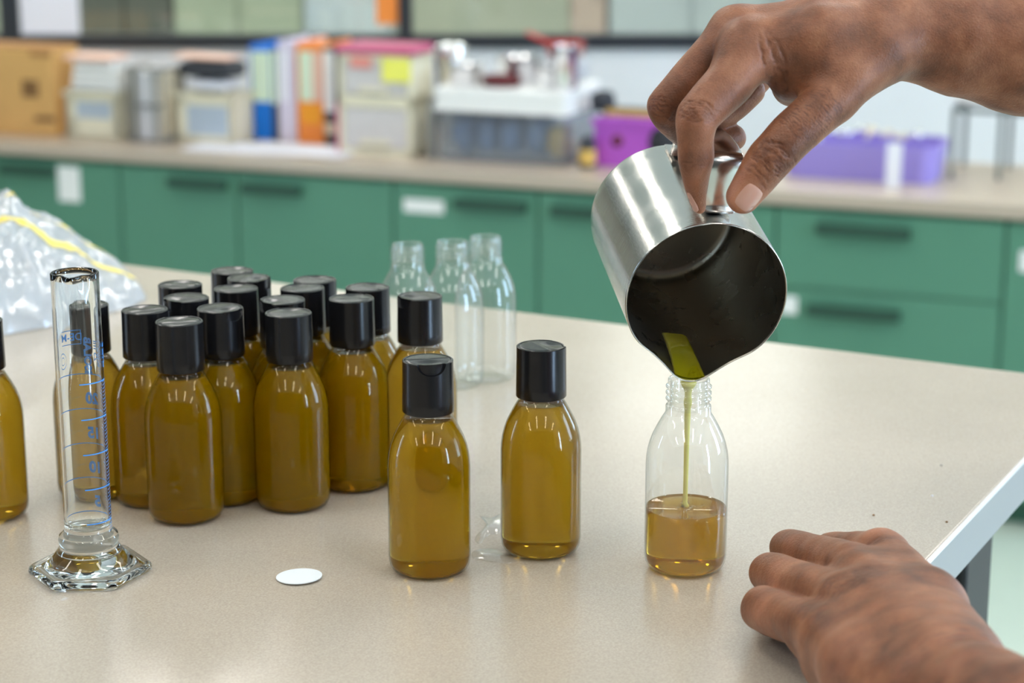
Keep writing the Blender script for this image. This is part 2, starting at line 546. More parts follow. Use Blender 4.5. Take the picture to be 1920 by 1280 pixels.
o = boxo('paper_sheet', wx(40), wx(150), WY - .012, WY - .008, wz(78), wz(78) + .36, M['paper'])
tag(o, 'blank white paper sheet fixed to the dark framed window above the cardboard box', 'paper')
o = boxo('sticky_note', wx(706), wx(747), WY - .012, WY - .008, wz(45), wz(45) + .13, M['orange'])
tag(o, 'orange note stuck on the window glass beside the dark mullion', 'note')


def fx(px, Y):
    return (px - 960) / F * Y * 1.0


# things of the room beyond the window
FY = 9.2
def far_unit(name, a, b, ztop, mat, label, cat, ndoors):
    e = empty(name, (0, FY, 0)); tag(e, label, cat)
    x0, x1 = fx(a, FY), fx(b, FY)
    boxo('body', x0, x1, 0, .5, 0, ztop, mat, e)
    n = ndoors
    for i in range(n):
        d = boxo('door', x0 + (x1 - x0) * i / n + .006, x0 + (x1 - x0) * (i + 1) / n - .006, -.02, 0, .08, ztop - .03, mat, e, .003)
        boxo('handle', x0 + (x1 - x0) * (i + 1) / n - .06, x0 + (x1 - x0) * (i + 1) / n - .045, -.045, -.02, 1.0, 1.15, M['grey'], d)


far_unit('locker', 155, 330, 2.2, M['locker_dark'], 'tall dark grey locker seen through the interior window', 'locker', 2)
far_unit('cupboard', 333, 572, 2.3, M['cupb_green'], 'tall sage green cupboard behind the glass, next to the dark locker', 'cupboard', 2)
far_unit('cupboard', 574, 735, 2.3, M['board_blue'], 'tall pale blue-grey cupboard behind the glass, left of the dark mullion', 'cupboard', 1)
far_unit('cupboard', 1072, 1135, 2.3, M['pink'], 'narrow dusty pink cupboard behind the interior window', 'cupboard', 1)
far_unit('cupboard', 1140, 1600, 2.3, M['board_blue'], 'wide pale blue-grey cupboard behind the glass above the pouring hand', 'cupboard', 3)

# ceiling light fittings
def light(x, y, lx, ly, label, mat='light'):
    e = empty('ceiling_light', (x, y, CEIL)); tag(e, label, 'light', 'ceiling lights')
    bm = bmesh.new()
    bx(bm, -lx / 2 - .02, lx / 2 + .02, -ly / 2 - .02, ly / 2 + .02, -.05, 0)
    bm_obj('housing', bm, M['white'], e)
    boxo('diffuser', -lx / 2, lx / 2, -ly / 2, ly / 2, -.056, -.05, M[mat], e)


for x in (-2.6, -0.9, 0.9, 2.6):
    for y in (-1.9, 0.4, 2.7, 4.9):
        light(x, y, .22, 1.3, 'slim white ceiling light, %s from the windows, %s row from the partition' % ({2.6: 'first', .9: 'second', -.9: 'third', -2.6: 'fourth'}[x], {4.9: 'first', 2.7: 'second', .4: 'third', -1.9: 'fourth'}[y]))
for x in (-2.6, -.75, .9):
    light(x, 8.3, .9, 1.5, 'white ceiling light %s in the room beyond the window' % {-2.6: 'at the left', -.75: 'in the middle', .9: 'at the right'}[x], 'light_far')

# ------------------------------------------------------------------ back counter
A = Pz(0, 287, CTZ - .035)[:2]; B = Pz(1920, 411, CTZ - .035)[:2]
EX = (B - A) / np.linalg.norm(B - A)
EN = np.array([-EX[1], EX[0]])   # into the counter (away from camera)
YAW = math.atan2(EX[1], EX[0])


def ct(px, py=None, off=0.0):
    """distance along the counter front (from A) seen at picture column px"""
    z = .6
    # ray at column px hits vertical plane of front
    d = np.array([(px - 960) / F, CS + 0.07 * SN * 0]) if False else None
    best = None
    lo, hi = -3.0, 8.0
    for _ in range(50):
        mid = (lo + hi) / 2
        P = A + EX * mid + EN * off
        v = np.array([P[0], P[1], z]) - CAM
        x = 960 + F * (v @ RT) / (v @ FW)
        if x < px: lo = mid
        else: hi = mid
    return lo


def cpt(t, n, z):
    p = A + EX * t + EN * n
    return (p[0], p[1], z)


def cz(px, py, off=0.0):
    """height on the front plane seen at (px, py)"""
    t = ct(px, off=off)
    P = A + EX * t + EN * off
    # solve z
    lo, hi = -0.5, 3
    for _ in range(50):
        mid = (lo + hi) / 2
        v = np.array([P[0], P[1], mid]) - CAM
        y = 640 - F * (v @ UP) / (v @ FW)
        if y > py: lo = mid
        else: hi = mid
    return lo


e = empty('worktop', cpt(0, 0, 0), YAW)
tag(e, 'long beige laminate worktop running over the green cabinets', 'worktop')
boxo('slab', ct(-260), ct(2200), -.015, .62, CTZ - .035, CTZ, M['counter'], e, .003)


def cab(a, b, label, fronts):
    """fronts: list of (pxa, pxb, z0, z1, handle(px0,px1,py) or None)"""
    t0, t1 = ct(a), ct(b)
    e = empty('cabinet', cpt(t0, 0, 0), YAW); tag(e, label, 'cabinet', 'green base cabinets')
    boxo('body', 0.001, t1 - t0 - .001, .02, .6, .06, CTZ - .036, M['green_core'], e)
    boxo('kickboard', 0.001, t1 - t0 - .001, .06, .08, 0, .06, M['green_core'], e)
    for nm, pa, pb, z0, z1, hd, lab in fronts:
        f = boxo(nm, ct(pa) - t0 + .003, ct(pb) - t0 - .003, 0, .02, z0 + .002, z1 - .002, M['green'], e, .0015)
        if hd:
            h0, h1, hy = hd
            z = cz((h0 + h1) / 2, hy)
            u0, u1 = ct(h0) - t0, ct(h1) - t0
            bm = bmesh.new()
            bx(bm, u0, u1, -.03, -.004, z - .012, z + .012, .002)
            bx(bm, u0 + .01, u0 + .02, -.01, .004, z - .005, z + .005); bx(bm, u1 - .02, u1 - .01, -.01, .004, z - .005, z + .005)
            bm_obj('handle', bm, M['green_dark'], f)
        if lab:
            l0, l1, y0, y1, m = lab
            tag(boxo('sticker', ct(l0) - t0, ct(l1) - t0, -.002, 0, cz((l0 + l1) / 2, y1), cz((l0 + l1) / 2, y0), m, f, .0005), 'white label')


Z0, Z1 = .07, CTZ - .045
cab(-225, 228, 'green cabinet at the far end, behind the crumpled plastic bag', [
    ('door', -225, 3, Z0, Z1, None, None), ('door', 3, 228, Z0, Z1, (14, 110, 318), (113, 154, 312, 378, M['lid']))])
cab(228, 738, 'green two-door cabinet whose handles sit close together', [
    ('door', 228, 447, Z0, Z1, (325, 432, 343), None), ('door', 447, 738, Z0, Z1, (462, 570, 354), None)])
cab(738, 1290, 'green cabinet with a torn white label, behind the empty bottles', [
    ('door', 738, 1008, Z0, Z1, (857, 990, 384), (758, 833, 374, 399, M['lid'])), ('door', 1008, 1290, Z0, Z1, (1037, 1165, 398), None)])
cab(1290, 1452, 'narrow green cabinet hidden mostly by the steel jug', [
    ('door', 1290, 1452, Z0, Z1, None, None)])
zs = [cz(1610, 548), cz(1610, 703)]
cab(1452, 1880, 'green drawer cabinet behind the pouring hand', [
    ('drawer', 1452, 1880, zs[0], Z1, (1530, 1703, 432), None),
    ('drawer', 1452, 1880, zs[1], zs[0], (1518, 1692, 585), (1466, 1497, 555, 588, M['lid'])),
    ('drawer', 1452, 1880, Z0 + .17, zs[1], None, None), ('drawer', 1452, 1880, Z0, Z0 + .17, None, None)])
cab(1880, 2190, 'green cabinet cut by the right edge of the photo', [
    ('door', 1880, 2190, Z0, Z1, None, (1908, 1940, 470, 510, M['lid']))])


# ---- things on the counter.  place(px0, px1, base_py): local frame with x along counter, y into it, z up
class Spot:
    def __init__(s, px0, px1, py, d=0.2):
        C = Pz((px0 + px1) / 2, py, CTZ)[:2]
        s.n = float((C - A) @ EN)
        s.t0, s.t1 = ct(px0, off=s.n), ct(px1, off=s.n)
        s.w = s.t1 - s.t0
        s.mid = (px0 + px1) / 2
        s.loc = cpt(s.t0, s.n, CTZ)
        s.d = d
        s.maxd = 0.60 - s.n

    def h(s, py, px=None):
        return cz(px or s.mid, py, off=s.n) - CTZ

    def x(s, px): return ct(px, off=s.n) - s.t0


def E_at(name, s, label, cat, group=None):
    e = empty(name, s.loc, YAW); tag(e, label, cat, group)
    return e


# 1 cardboard box
s = Spot(-60, 112, 252); e = E_at('cardboard_box', s, 'brown cardboard box with dark printed marks on the worktop', 'box')
H = s.h(92, 60)
boxo('body', 0, s.w, 0, .14, 0, H, M['card'], e, .004)
fl = bmesh.new(); bx(fl, .0, s.w, .005, .06, H, H + .006); bm_obj('flap', fl, M['card_brown'], e)
boxo('flap', .01, s.w, .08, .14, H, H + .006, M['card_brown'], e)
bm = bmesh.new()
a0, a1 = s.x(55), s.x(85)
bx(bm, a0, a1, -.002, 0, s.h(180), s.h(148))
bm_obj('printed_mark', bm, M['card_dark'], e)
boxo('printed_mark', s.x(75), s.x(113), -.002, 0, s.h(224), s.h(214), M['card_dark'], e)
boxo('printed_mark', -.0 + s.x(72), s.x(112), -.002, 0, s.h(104), H - .004, M['card_brown'], e)


# 2, 4 cream drawer tubs
def cream_unit(px0, px1, py, top, label, wy0, wy1, wx0, wx1, dpt=.26):
    s = Spot(px0, px1, py); e = E_at('storage_tub', s, label, 'tub', 'cream storage tubs')
    h = s.h(top)
    bm = bmesh.new()
    t = .012
    bx(bm, 0, t, 0, dpt, 0, h); bx(bm, s.w - t, s.w, 0, dpt, 0, h); bx(bm, 0, s.w, dpt - t, dpt, 0, h); bx(bm, 0, s.w, 0, dpt, 0, t)
    bx(bm, 0, s.w, 0, t, 0, s.h(wy1)); bx(bm, 0, s.w, 0, t, s.h(wy0), h); bx(bm, 0, s.x(wx0), 0, t, 0, h); bx(bm, s.x(wx1), s.w, 0, t, 0, h)
    bx(bm, -.006, s.w + .006, -.006, dpt + .006, h - .012, h)
    bm_obj('body', bm, M['cream'], e)
    boxo('front_window', s.x(wx0) - .002, s.x(wx1) + .002, .003, .009, s.h(wy1) - .002, s.h(wy0) + .002, M['bluegrey'], e)
    return s, e, h


s2, e2, h2 = cream_unit(134, 228, 262, 172, 'cream storage tub with a small blue-grey window, beside the cardboard box', 190, 222, 152, 218, .13)
s4, e4, h4 = cream_unit(337, 441, 270, 177, 'larger cream storage tub under the black bag', 198, 254, 357, 436, .13)
# folded white cloth stack on tub 2
bm = bmesh.new()
for i in range(4):
    bx(bm, .01 + .004 * i, s2.w - .006 * i, .01, .12, h2 + .001 + .022 * i, h2 + .021 + .022 * i, .008)
o = bm_obj('folded_cloth', bm, M['lid'], None); o.location = s2.loc; o.rotation_euler = (0, 0, YAW)
tag(o, 'white folded cloth piled on the first cream tub', 'cloth')
o = boxo('notebook', .0, s2.w * .9, .0, .11, h2 + .089, h2 + .102, M['peach'], None, .002); o.location = s2.loc; o.rotation_euler = (0, 0, YAW)
tag(o, 'thin pale pink notebook on top of the folded white cloth', 'notebook')
# 3 magazine rack with papers
s = Spot(250, 314, 268); e = E_at('magazine_rack', s, 'dark wire magazine rack full of papers between the cream tubs', 'rack')
h = s.h(128)
bm = bmesh.new()
for k in range(4):
    x = s.w * k / 3
    bx(bm, x - .003, x + .003, 0, .006, 0, h)
for z in (0.004, h * .5, h): bx(bm, 0, s.w, -.002, .006, z - .004, z + .004)
for x in (0, s.w):
    bx(bm, x - .004, x + .004, 0, .12, 0, .02); bx(bm, x - .004, x + .004, 0, .12, h - .01, h); bx(bm, x - .004, x + .004, .116, .124, 0, h)
bm_obj('wire_frame', bm, M['grey'], e)
mats = ['grey', 'lid', 'paper', 'lid', 'lgrey', 'tan']
for k in range(6):
    o = boxo('magazine', .006 + k * s.w * .155, .006 + k * s.w * .155 + .015, .008, .115, .01, h * (.95 + .04 * math.sin(k * 2)), M[mats[k]], None)
    o.location = s.loc; o.rotation_euler = (0, 0, YAW)
    lb = ['dark grey magazine at the left of the wire rack', 'white magazine beside the dark grey one in the wire rack', 'white magazine in the middle of the wire rack', 'white magazine beside the pale grey one in the wire rack', 'pale grey magazine beside the tan one', 'tan magazine at the right of the wire rack'][k]
    tag(o, lb, 'magazine', 'magazines in the wire rack')
# black bag + orange folder + white packet on tub 4
def blob(name, cx, cy, cz_, sx, sy, sz, mat, seed, amp=.25, seg=32, parent=None):
    V, Fc = [], []
    R = seg // 2
    for i in range(R + 1):
        th = math.pi * i / R
        for j in range(seg):
            ph = 2 * math.pi * j / seg
            sp = lambda v, p: math.copysign(abs(v) ** p, v)
            d = Vector((sp(math.sin(th), .6) * sp(math.cos(ph), .6), sp(math.sin(th), .6) * sp(math.sin(ph), .6), sp(math.cos(th), .7)))
            n = 1 + amp * (noise.noise(d * 2.3 + Vector((seed, 0, 0))) + .5 * noise.noise(d * 6 + Vector((seed, 3, 0))))
            V.append((cx + sx * d.x * n, cy + sy * d.y * n, cz_ + sz * d.z * n))
    for i in range(R):
        for j in range(seg):
            j2 = (j + 1) % seg
            Fc.append((i * seg + j, (i + 1) * seg + j, (i + 1) * seg + j2, i * seg + j2))
    return mesh_obj(name, V, Fc, mat, parent)


bh = s4.h(127) - h4
o = blob('paper_packet', s4.w * .5, .065, h4 + .022, s4.w * .4, .055, .017, M['paper'], 2, .1); o.location = s4.loc; o.rotation_euler = (0, 0, YAW)
tag(o, 'crumpled white packet between the black bag and the larger cream tub', 'packet')
o = blob('black_bag', s4.w * .5, .065, h4 + .042 + bh * .33, s4.w * .52, .062, bh * .34, M['black_fab'], 5, .12); o.location = s4.loc; o.rotation_euler = (0, 0, YAW)
tag(o, 'soft black bag lying on the larger cream tub', 'bag')
o = boxo('folder', -s.w * .2, s4.w * .85, .02, .11, h4 + bh + .022, h4 + bh + .030, M['peach'], None, .002); o.location = s4.loc; o.rotation_euler = (0, math.radians(1), YAW)
tag(o, 'flat pale orange folder lying on the black bag', 'folder')
# 5 papers in front
for k, (a, b, p, dz) in enumerate([(345, 560, 288, 0), (440, 640, 292, .004)]):
    s = Spot(a, b, p)
    o = boxo('paper_stack', 0, s.w, 0, .17, dz, dz + .004, M['paper']); o.location = s.loc; o.rotation_euler = (0, 0, YAW + (.03 if k == 0 else -.04))
    tag(o, ['thin stack of white papers lying in front of the larger cream tub', 'white sheets of paper lying in front of the binders'][k], 'paper', 'papers on the worktop')


# 6-9 binders
def binder(px0, px1, base, top, cover, spine_l, ly0, ly1, label, lx=(.18, .82), extra=None, dpt=.19):
    s = Spot(px0, px1, base); e = E_at('binder', s, label, 'binder', 'binders standing on the worktop')
    h = s.h(top + 9)
    t = .005
    bm = bmesh.new()
    bx(bm, 0, s.w, 0, t, 0, h); bx(bm, 0, t, t, dpt, 0, h); bx(bm, s.w - t, s.w, t, dpt, 0, h)
    bm_obj('cover', bm, cover, e)
    boxo('pages', t + .002, s.w - t - .002, t, dpt - .01, .008, h - .012, M['paper'], e)
    if spine_l: boxo('spine_label', s.w * lx[0], s.w * lx[1], -.0015, 0, s.h(ly1), s.h(ly0), spine_l, e)
    if extra:
        for (m, x0, x1, y0, y1) in extra: boxo('spine_band', s.w * x0, s.w * x1, -.001, 0, s.h(y1), s.h(y0), m, e)


binder(477, 516, 262, 76, M['blue'], M['palegreen'], 96, 190, 'bright blue binder with a pale green spine label', (.08, .95), [(M['teal'], .6, .98, 96, 190)])
binder(517, 527, 264, 84, M['black_fab'], M['palegreen'], 95, 195, 'thin black binder between the blue and lilac ones', (.1, .9))
binder(529, 560, 266, 68, M['lilac'], M['paper'], 95, 190, 'lilac binder beside the orange one', (.0, .6))
binder(563, 611, 269, 72, M['orange'], M['palegreen'], 96, 190, 'orange binder with a pale yellow spine label', (.1, .62), [(M['orange_y'], .15, .9, 195, 232), (M['peach'], .62, .98, 96, 190)])
binder(613, 634, 271, 82, M['black_fab'], M['lid'], 96, 210, 'black binder with a white spine label, left of the pink-topped drawers', (.0, .9), [(M['tan'], .0, .95, 230, 252)])
# 10 drawer tower
s = Spot(640, 774, 293); e = E_at('drawer_tower', s, 'clear and cream plastic drawer tower with a magenta top', 'drawers')
h = s.h(94, 720); dp = .15
bm = bmesh.new()
t = .014
bx(bm, 0, t, 0, dp, 0, h); bx(bm, s.w - t, s.w, 0, dp, 0, h); bx(bm, 0, s.w, dp - t, dp, 0, h); bx(bm, 0, s.w, 0, dp, 0, .02)
zm = s.h(192, 720)
bx(bm, 0, s.w, 0, dp, zm - .016, zm + .016); bx(bm, 0, s.w, 0, dp, h - .03, h - .012)
bm_obj('body', bm, M['cream'], e)
boxo('top', -.006, s.w + .004, -.006, dp, h - .012, h + .01, M['magenta'], e, .003)
boxo('side_panel', -.008, 0, -.002, dp, 0, h * .48, M['magenta'], e)
for z0, z1 in ((.022, zm - .018), (zm + .018, h - .032)):
    d = boxo('drawer', t + .002, s.w - t - .002, .004, dp - .02, z0, z1, M['cream_w'], e, .003)
    boxo('handle', s.w * .3, s.w * .7, -.008, .004, z0 + .008, z0 + .022, M['cream'], d, .002)
nh = boxo('yellow_note', s.x(722), s.x(774), -.005, -.001, s.h(152), s.h(108), M['noteyellow'], e)
boxo('red_label', s.x(664), s.x(702), -.005, -.001, s.h(128), s.h(108), M['notered'], e)


def put(o, s):
    o.location = s.loc; o.rotation_euler = (0, 0, YAW); return o


# 11 grey pot behind + canister beside the drawers
s = Spot(805, 850, 272)
V, Fc = lathe([(.0, 0), (.045, 0), (.047, .01), (.047, s.h(95)), (.044, s.h(90)), (.02, s.h(86)), (0, s.h(86))], 32)
o = mesh_obj('steel_canister', V, Fc, M['metal']); o.location = cpt(s.t0 + s.w * .4, s.n + .1, CTZ); tag(o, 'tall grey steel canister behind the white lidded box', 'canister')
s = Spot(803, 814, 300)
o = put(boxo('grey_sleeve', 0, s.w, 0, .04, 0, s.h(185), M['grey'], None, .004), s); tag(o, 'narrow grey upright sleeve between the drawer tower and the lidded box', 'sleeve')
# 12 clear lidded storage box
s = Spot(826, 1058, 306); e = E_at('storage_box', s, 'clear plastic storage box with a thick white lid and blue contents', 'box')
hb = s.h(212); dp = .27
bm = bmesh.new(); t = .004
bx(bm, 0, s.w, 0, t, 0, hb); bx(bm, 0, s.w, dp - t, dp, 0, hb); bx(bm, 0, t, t, dp - t, 0, hb); bx(bm, s.w - t, s.w, t, dp - t, 0, hb); bx(bm, t, s.w - t, t, dp - t, 0, t)
bm_obj('walls', bm, M['clearbox'], e)
bm = bmesh.new()
hl = s.h(166)
bx(bm, -.01, s.w + .006, -.01, dp + .01, hb, hl, .01)
bx(bm, -.014, s.w + .01, -.014, dp + .014, hb, hb + .012, .003)
bm_obj('lid', bm, M['lid'], e)
for k in range(4):
    o = blob('blue_packet', s.w * (.12 + .195 * k), .11, .068, s.w * .078, .07, .05, M['bluestuff'], 11 + k, .2); put(o, s)
    tag(o, ['blue packet at the left inside the clear box', 'blue packet second from the left inside the clear box', 'blue packet in the middle inside the clear box', 'blue packet next to the ochre one inside the clear box'][k], 'packet', 'packets inside the clear storage box')
o = put(blob('ochre_packet', s.w * .88, .09, .055, s.w * .075, .05, .045, M['yellowstuff'], 31, .1), s); tag(o, 'ochre yellow packet inside the clear storage box', 'packet')
sb, hlid = s, hl


# pans and tools on the lid
def pan(name, fx_, fy, z, r, h, mat, label, hang, cat='pan', handle=True, tilt=0.0):
    e = empty(name); p = cpt(sb.t0 + sb.w * fx_, sb.n + fy, CTZ + z)
    e.location = p; e.rotation_euler = (tilt, 0, YAW)
    tag(e, label, cat)
    V, Fc = lathe([(0, 0), (r * .8, 0), (r * .93, h * .12), (r, h), (r * 1.04, h), (r * .98, h * .97), (r * .9, h * .14), (0, h * .04)], 40)
    mesh_obj('bowl', V, Fc, mat, e)
    if handle:
        V, Fc = tube([(r * .95 * math.cos(hang), r * .95 * math.sin(hang), h * .8), (r * 1.5 * math.cos(hang), r * 1.5 * math.sin(hang), h * 1.1), (r * 2.3 * math.cos(hang), r * 2.3 * math.sin(hang), h * 1.5)], .007, 10)
        mesh_obj('handle', V, Fc, mat, e)


pan('saucepan', .14, .06, hlid, .05, .055, M['metal'], 'small shiny saucepan on the left of the white lid', 2.2)
pan('enamel_dish', .44, .055, hlid, .055, .028, M['darkred'], 'shallow dark red dish in the middle of the white lid', 0, 'dish', False)
pan('steel_bowl', .46, .17, hlid, .062, .07, M['metal'], 'wide steel bowl behind the dark red dish', 0, 'bowl', False)
pan('steel_cup', .80, .06, hlid, .032, .06, M['metal'], 'small steel cup near the right end of the white lid', 0, 'cup', False)
pan('red_pan', .80, .20, hlid + .075, .055, .035, M['red'], 'bright red pan on top of the pile behind the steel cup', 2.9)
pan('steel_beaker', .95, .055, hlid, .036, .115, M['metal'], 'tall shiny steel beaker at the right end of the white lid', 0, 'beaker', False)
o = blob('tool_roll', 0, 0, 0, .06, .045, .035, M['lgrey'], 44, .15); o.location = cpt(sb.t0 + sb.w * .80, sb.n + .21, CTZ + hlid + .037); o.rotation_euler = (0, 0, YAW)
tag(o, 'grey wrapped bundle under the red pan', 'bundle')
o = blob('black_cloth', 0, 0, 0, .03, .035, .028, M['black_fab'], 47, .2); o.location = cpt(sb.t0 + sb.w * 1.18, sb.n + .12, CTZ + .165); o.rotation_euler = (0, 0, YAW)
tag(o, 'small dark crumpled cloth on the black bar over the purple crate', 'cloth')

# 13 dark jar with yellow label
s = Spot(1076, 1108, 318)
e = empty('dark_jar', cpt(s.t0 + s.w / 2, s.n + .035, CTZ)); tag(e, 'dark jar with an ochre label beside the purple crate', 'jar')
V, Fc = lathe([(0, 0), (.020, 0), (.022, .004), (.022, .065), (.015, .075), (.015, .085), (0, .085)], 32); mesh_obj('body', V, Fc, M['black_fab'], e)
V, Fc = lathe([(.0225, .012), (.0225, .05)], 32); mesh_obj('paper_label', V, Fc, M['yellowstuff'], e)
# 14 purple crate
s = Spot(1112, 1330, 318); e = E_at('purple_crate', s, 'bright purple plastic crate behind the steel jug', 'crate')
h = s.h(224, 1180); dp = .2
bm = bmesh.new(); t = .006
bx(bm, 0, s.w, 0, t, 0, h, .001); bx(bm, 0, s.w, dp - t, dp, 0, h); bx(bm, 0, t, t, dp - t, 0, h); bx(bm, s.w - t, s.w, t, dp - t, 0, h); bx(bm, t, s.w - t, t, dp - t, 0, t)
bx(bm, -.006, s.w + .006, -.008, 0, h - .016, h)
bm_obj('walls', bm, M['purple'], e)
for k, fx_ in enumerate((.2, .62)):
    V, Fc = tube([(s.w * fx_, -.002, h * .55), (s.w * fx_, -.0005, h * .55)], .016 if k == 0 else .05, 24)
    mesh_obj('round_badge' if k == 0 else 'dark_pad', V, Fc, M['black_fab'] if k else M['darkred'], e)
o = put(boxo('spirit_level', .02, s.w * 1.05, .04, .08, h + .0015, h + .024, M['black_fab'], None, .002), s)
tag(o, 'long black and yellow bar lying across the purple crate', 'bar')
o2 = boxo('yellow_edge', .02, s.w * 1.05, .036, .0399, h + .003, h + .02, M['yellowstuff'], o)
# 15 lavender tray
s = Spot(1455, 1745, 340); e = E_at('lavender_tray', s, 'lavender plastic tray full of utensils', 'tray')
h = s.h(272, 1600); dp = .24
V, Fc = [], []
ring = []
def rrect(w, d, r, z, ins):
    pts = []
    for cx, cy, a0 in ((w - r, d - r, 0), (r, d - r, 90), (r, r, 180), (w - r, r, 270)):
        for q in range(7):
            a = math.radians(a0 + 15 * q)
            pts.append((cx + (r - ins) * math.cos(a), cy + (r - ins) * math.sin(a), z))
    return pts
rings = [rrect(s.w, dp, .05, 0, .012), rrect(s.w, dp, .05, h, 0), rrect(s.w, dp, .05, h, .006), rrect(s.w, dp, .05, .006, .018)]
for r_ in rings: V += r_
n = 28
for i in range(3):
    for k in range(n): Fc.append((i * n + k, i * n + (k + 1) % n, (i + 1) * n + (k + 1) % n, (i + 1) * n + k))
Fc.append(tuple(range(n))); Fc.append(tuple(range(3 * n, 4 * n)))
mesh_obj('tray', V, Fc, M['lavender'], e, smooth=False)
random.seed(3)
lbs = ['whisk-like steel utensil at the left end of the lavender tray', 'steel spoon second from the left in the lavender tray', 'steel ladle resting in the lavender tray', 'thin grey utensil leaning in the lavender tray',
       'cream wooden spoon in the lavender tray', 'pale wooden spatula lying over the lavender tray', 'cream wooden paddle at the right end of the lavender tray', 'short steel spoon near the lavender tray rim']
for k in range(8):
    e = empty('utensil'); x = s.w * (.10 + .105 * k); yy = .06 + .08 * random.random()
    e.location = cpt(s.t0 + x, s.n + yy, CTZ + h + .012); e.rotation_euler = (math.radians(random.uniform(-15, 15)), math.radians(random.uniform(-14, 14)), YAW + math.pi / 2 + random.uniform(-.2, .2))
    tag(e, lbs[k], 'utensil', 'utensils in the lavender tray')
    wood = k in (4, 5, 6)
    V, Fc = tube([(-.06, 0, 0), (.0, 0, .006), (.05, 0, .004)], .0045 if not wood else .006, 8); mesh_obj('shaft', V, Fc, M['tan'] if wood else M['metal'], e)
    blob('head', .062, 0, .006, .024, .013, .008, M['tan'] if wood else M['metal'], k, .05, 20, e)
# white card standing in front of the tray
s = Spot(1652, 1680, 352)
o = put(boxo('white_card', 0, s.w, -.002, .001, 0, s.h(268), M['paper'], None), s); o.rotation_euler = (math.radians(-4), 0, YAW); tag(o, 'narrow white card leaning on the lavender tray', 'card')
# 16 wire rack at right with white panels
s = Spot(1768, 1990, 338); e = E_at('wire_rack', s, 'grey wire rack standing at the right end of the worktop', 'rack')
h = s.h(205, 1850)
bm = bmesh.new()
for x in (s.x(1775), s.x(1862), s.x(1960)):
    for y in (0, .2): bx(bm, x - .006, x + .006, y - .005, y + .005, 0, h)
    bx(bm, x - .005, x + .005, 0, .2, h - .01, h)
for y in (0, .2): bx(bm, s.x(1775), s.x(1960), y - .005, y + .005, h - .012, h)
bm_obj('frame', bm, M['wire'], e)
o = put(blob('white_bag', s.w * .22, .1, h + .02, .075, .07, .018, M['lid'], 60, .15), s); tag(o, 'white cloth bundle lying on the wire rack', 'cloth')
o = put(boxo('yellow_box', s.x(1900), s.x(1985), .05, .15, h, h + .03, M['yellowstuff'], None, .003), s); tag(o, 'small yellow box on the wire rack at the photo edge', 'box')

# ------------------------------------------------------------------ table
KC = np.array([0.4226, 1.3928])
ta = math.radians(62.0)
E1 = np.array([math.cos(ta), math.sin(ta)])     # along right edge, away from camera
E2 = np.array([-E1[1], E1[0]])                  # along far edge, to the left
tb = empty('table', (KC[0], KC[1], 0), ta); tag(tb, 'beige speckled laboratory table with a pale edge, in front', 'table')
LA, LB = 1.25, 2.3
boxo('table_top', -LA, 0, 0, LB, TZ - .030, TZ, M['table'], tb, .0012)
tag(boxo('edge_band', -LA, 0, -.0014, -.0002, TZ - .0295, TZ - .0032, M['table_edge'], tb), 'pale grey edge band')
boxo('edge_band', .0002, .0012, 0, LB, TZ - .0295, TZ - .003, M['table_edge'], tb)
boxo('rim', -LA, 0, -.0014, -.0001, TZ - .0031, TZ - .0001, M['table_rim'], tb)
for x, y in ((-.18, .03), (-LA + .08, .03), (-.08, LB - .08), (-LA + .08, LB - .08)):
    boxo('leg', x - .035, x + .03, y, y + .06, 0, TZ - .0305, M['black_metal'], tb, .003)
bm = bmesh.new()
bx(bm, -LA + .11, -.20, .05, .08, TZ - .10, TZ - .031)
bx(bm, -LA + .11, -.11, LB - .07, LB - .04, TZ - .10, TZ - .031)
bm_obj('apron', bm, M['black_metal'], tb)

# ------------------------------------------------------------------ bottles
mm = .001
body_out = [(0, 0.8), (12, .6), (16.5, 0), (18.5, .4), (20.3, 1.8), (21.5, 4.2), (22, 8), (22, 30), (22, 58), (21.75, 62), (21.2, 66), (20.2, 70), (18.6, 74.5), (16.4, 79), (14.2, 83), (12.3, 86), (12.0, 86.3), (12.0, 90.2), (11.7, 90.6), (11.0, 90.8)]
thread = [(11.0, 92.6), (11.2, 93.0), (12.1, 93.7), (12.1, 94.3), (11.2, 95.0), (11.0, 95.6), (11.2, 96.2), (12.1, 96.9), (12.1, 97.5), (11.2, 98.2), (11.0, 98.8), (11.2, 99.6), (12.1, 100.3), (12.1, 100.9), (11.2, 101.6), (11.0, 102.4), (11.0, 104.3), (10.7, 104.9), (10.3, 105), (9.9, 104.7), (9.7, 104), (9.7, 92), (10.2, 88.5)]
V, Fc = lathe([(r * mm, z * mm) for r, z in body_out + [(11.0, 92.6), (11.0, 104), (10.0, 104.5)]], 72)
me_body = mesh_obj('body', V, Fc, M['pet']).data
V, Fc = lathe([(r * mm, z * mm) for r, z in body_out + thread], 72)
me_open = mesh_obj('open', V, Fc, M['pet_open']).data


def oil_profile(fill):
    pr = [(0, 1.6), (12, 1.4), (16.3, .8), (18.2, 1.2), (19.8, 2.5), (20.9, 4.7), (21.4, 8.2), (21.4, 30), (21.4, 58), (21.15, 62), (20.6, 66), (19.6, 70), (18.0, 74.5), (15.8, 79), (13.6, 83), (11.7, 86)]
    out = []
    for i, (r, z) in enumerate(pr):
        if z < fill: out.append((r, z))
        else:
            r0, z0 = pr[i - 1]
            rr = r0 + (r - r0) * (fill - z0) / (z - z0)
            out.append((rr, fill)); out.append((rr - .8, fill - .25)); break
    out.append((0, fill - .25))
    return [(a * mm, b * mm) for a, b in out]


V, Fc = lathe(oil_profile(84.3), 72); me_oil = mesh_obj('oil', V, Fc, M['oil']).data
V, Fc = lathe(oil_profile(34.0), 72); me_oil2 = mesh_obj('oil2', V, Fc, M['oil_clear']).data


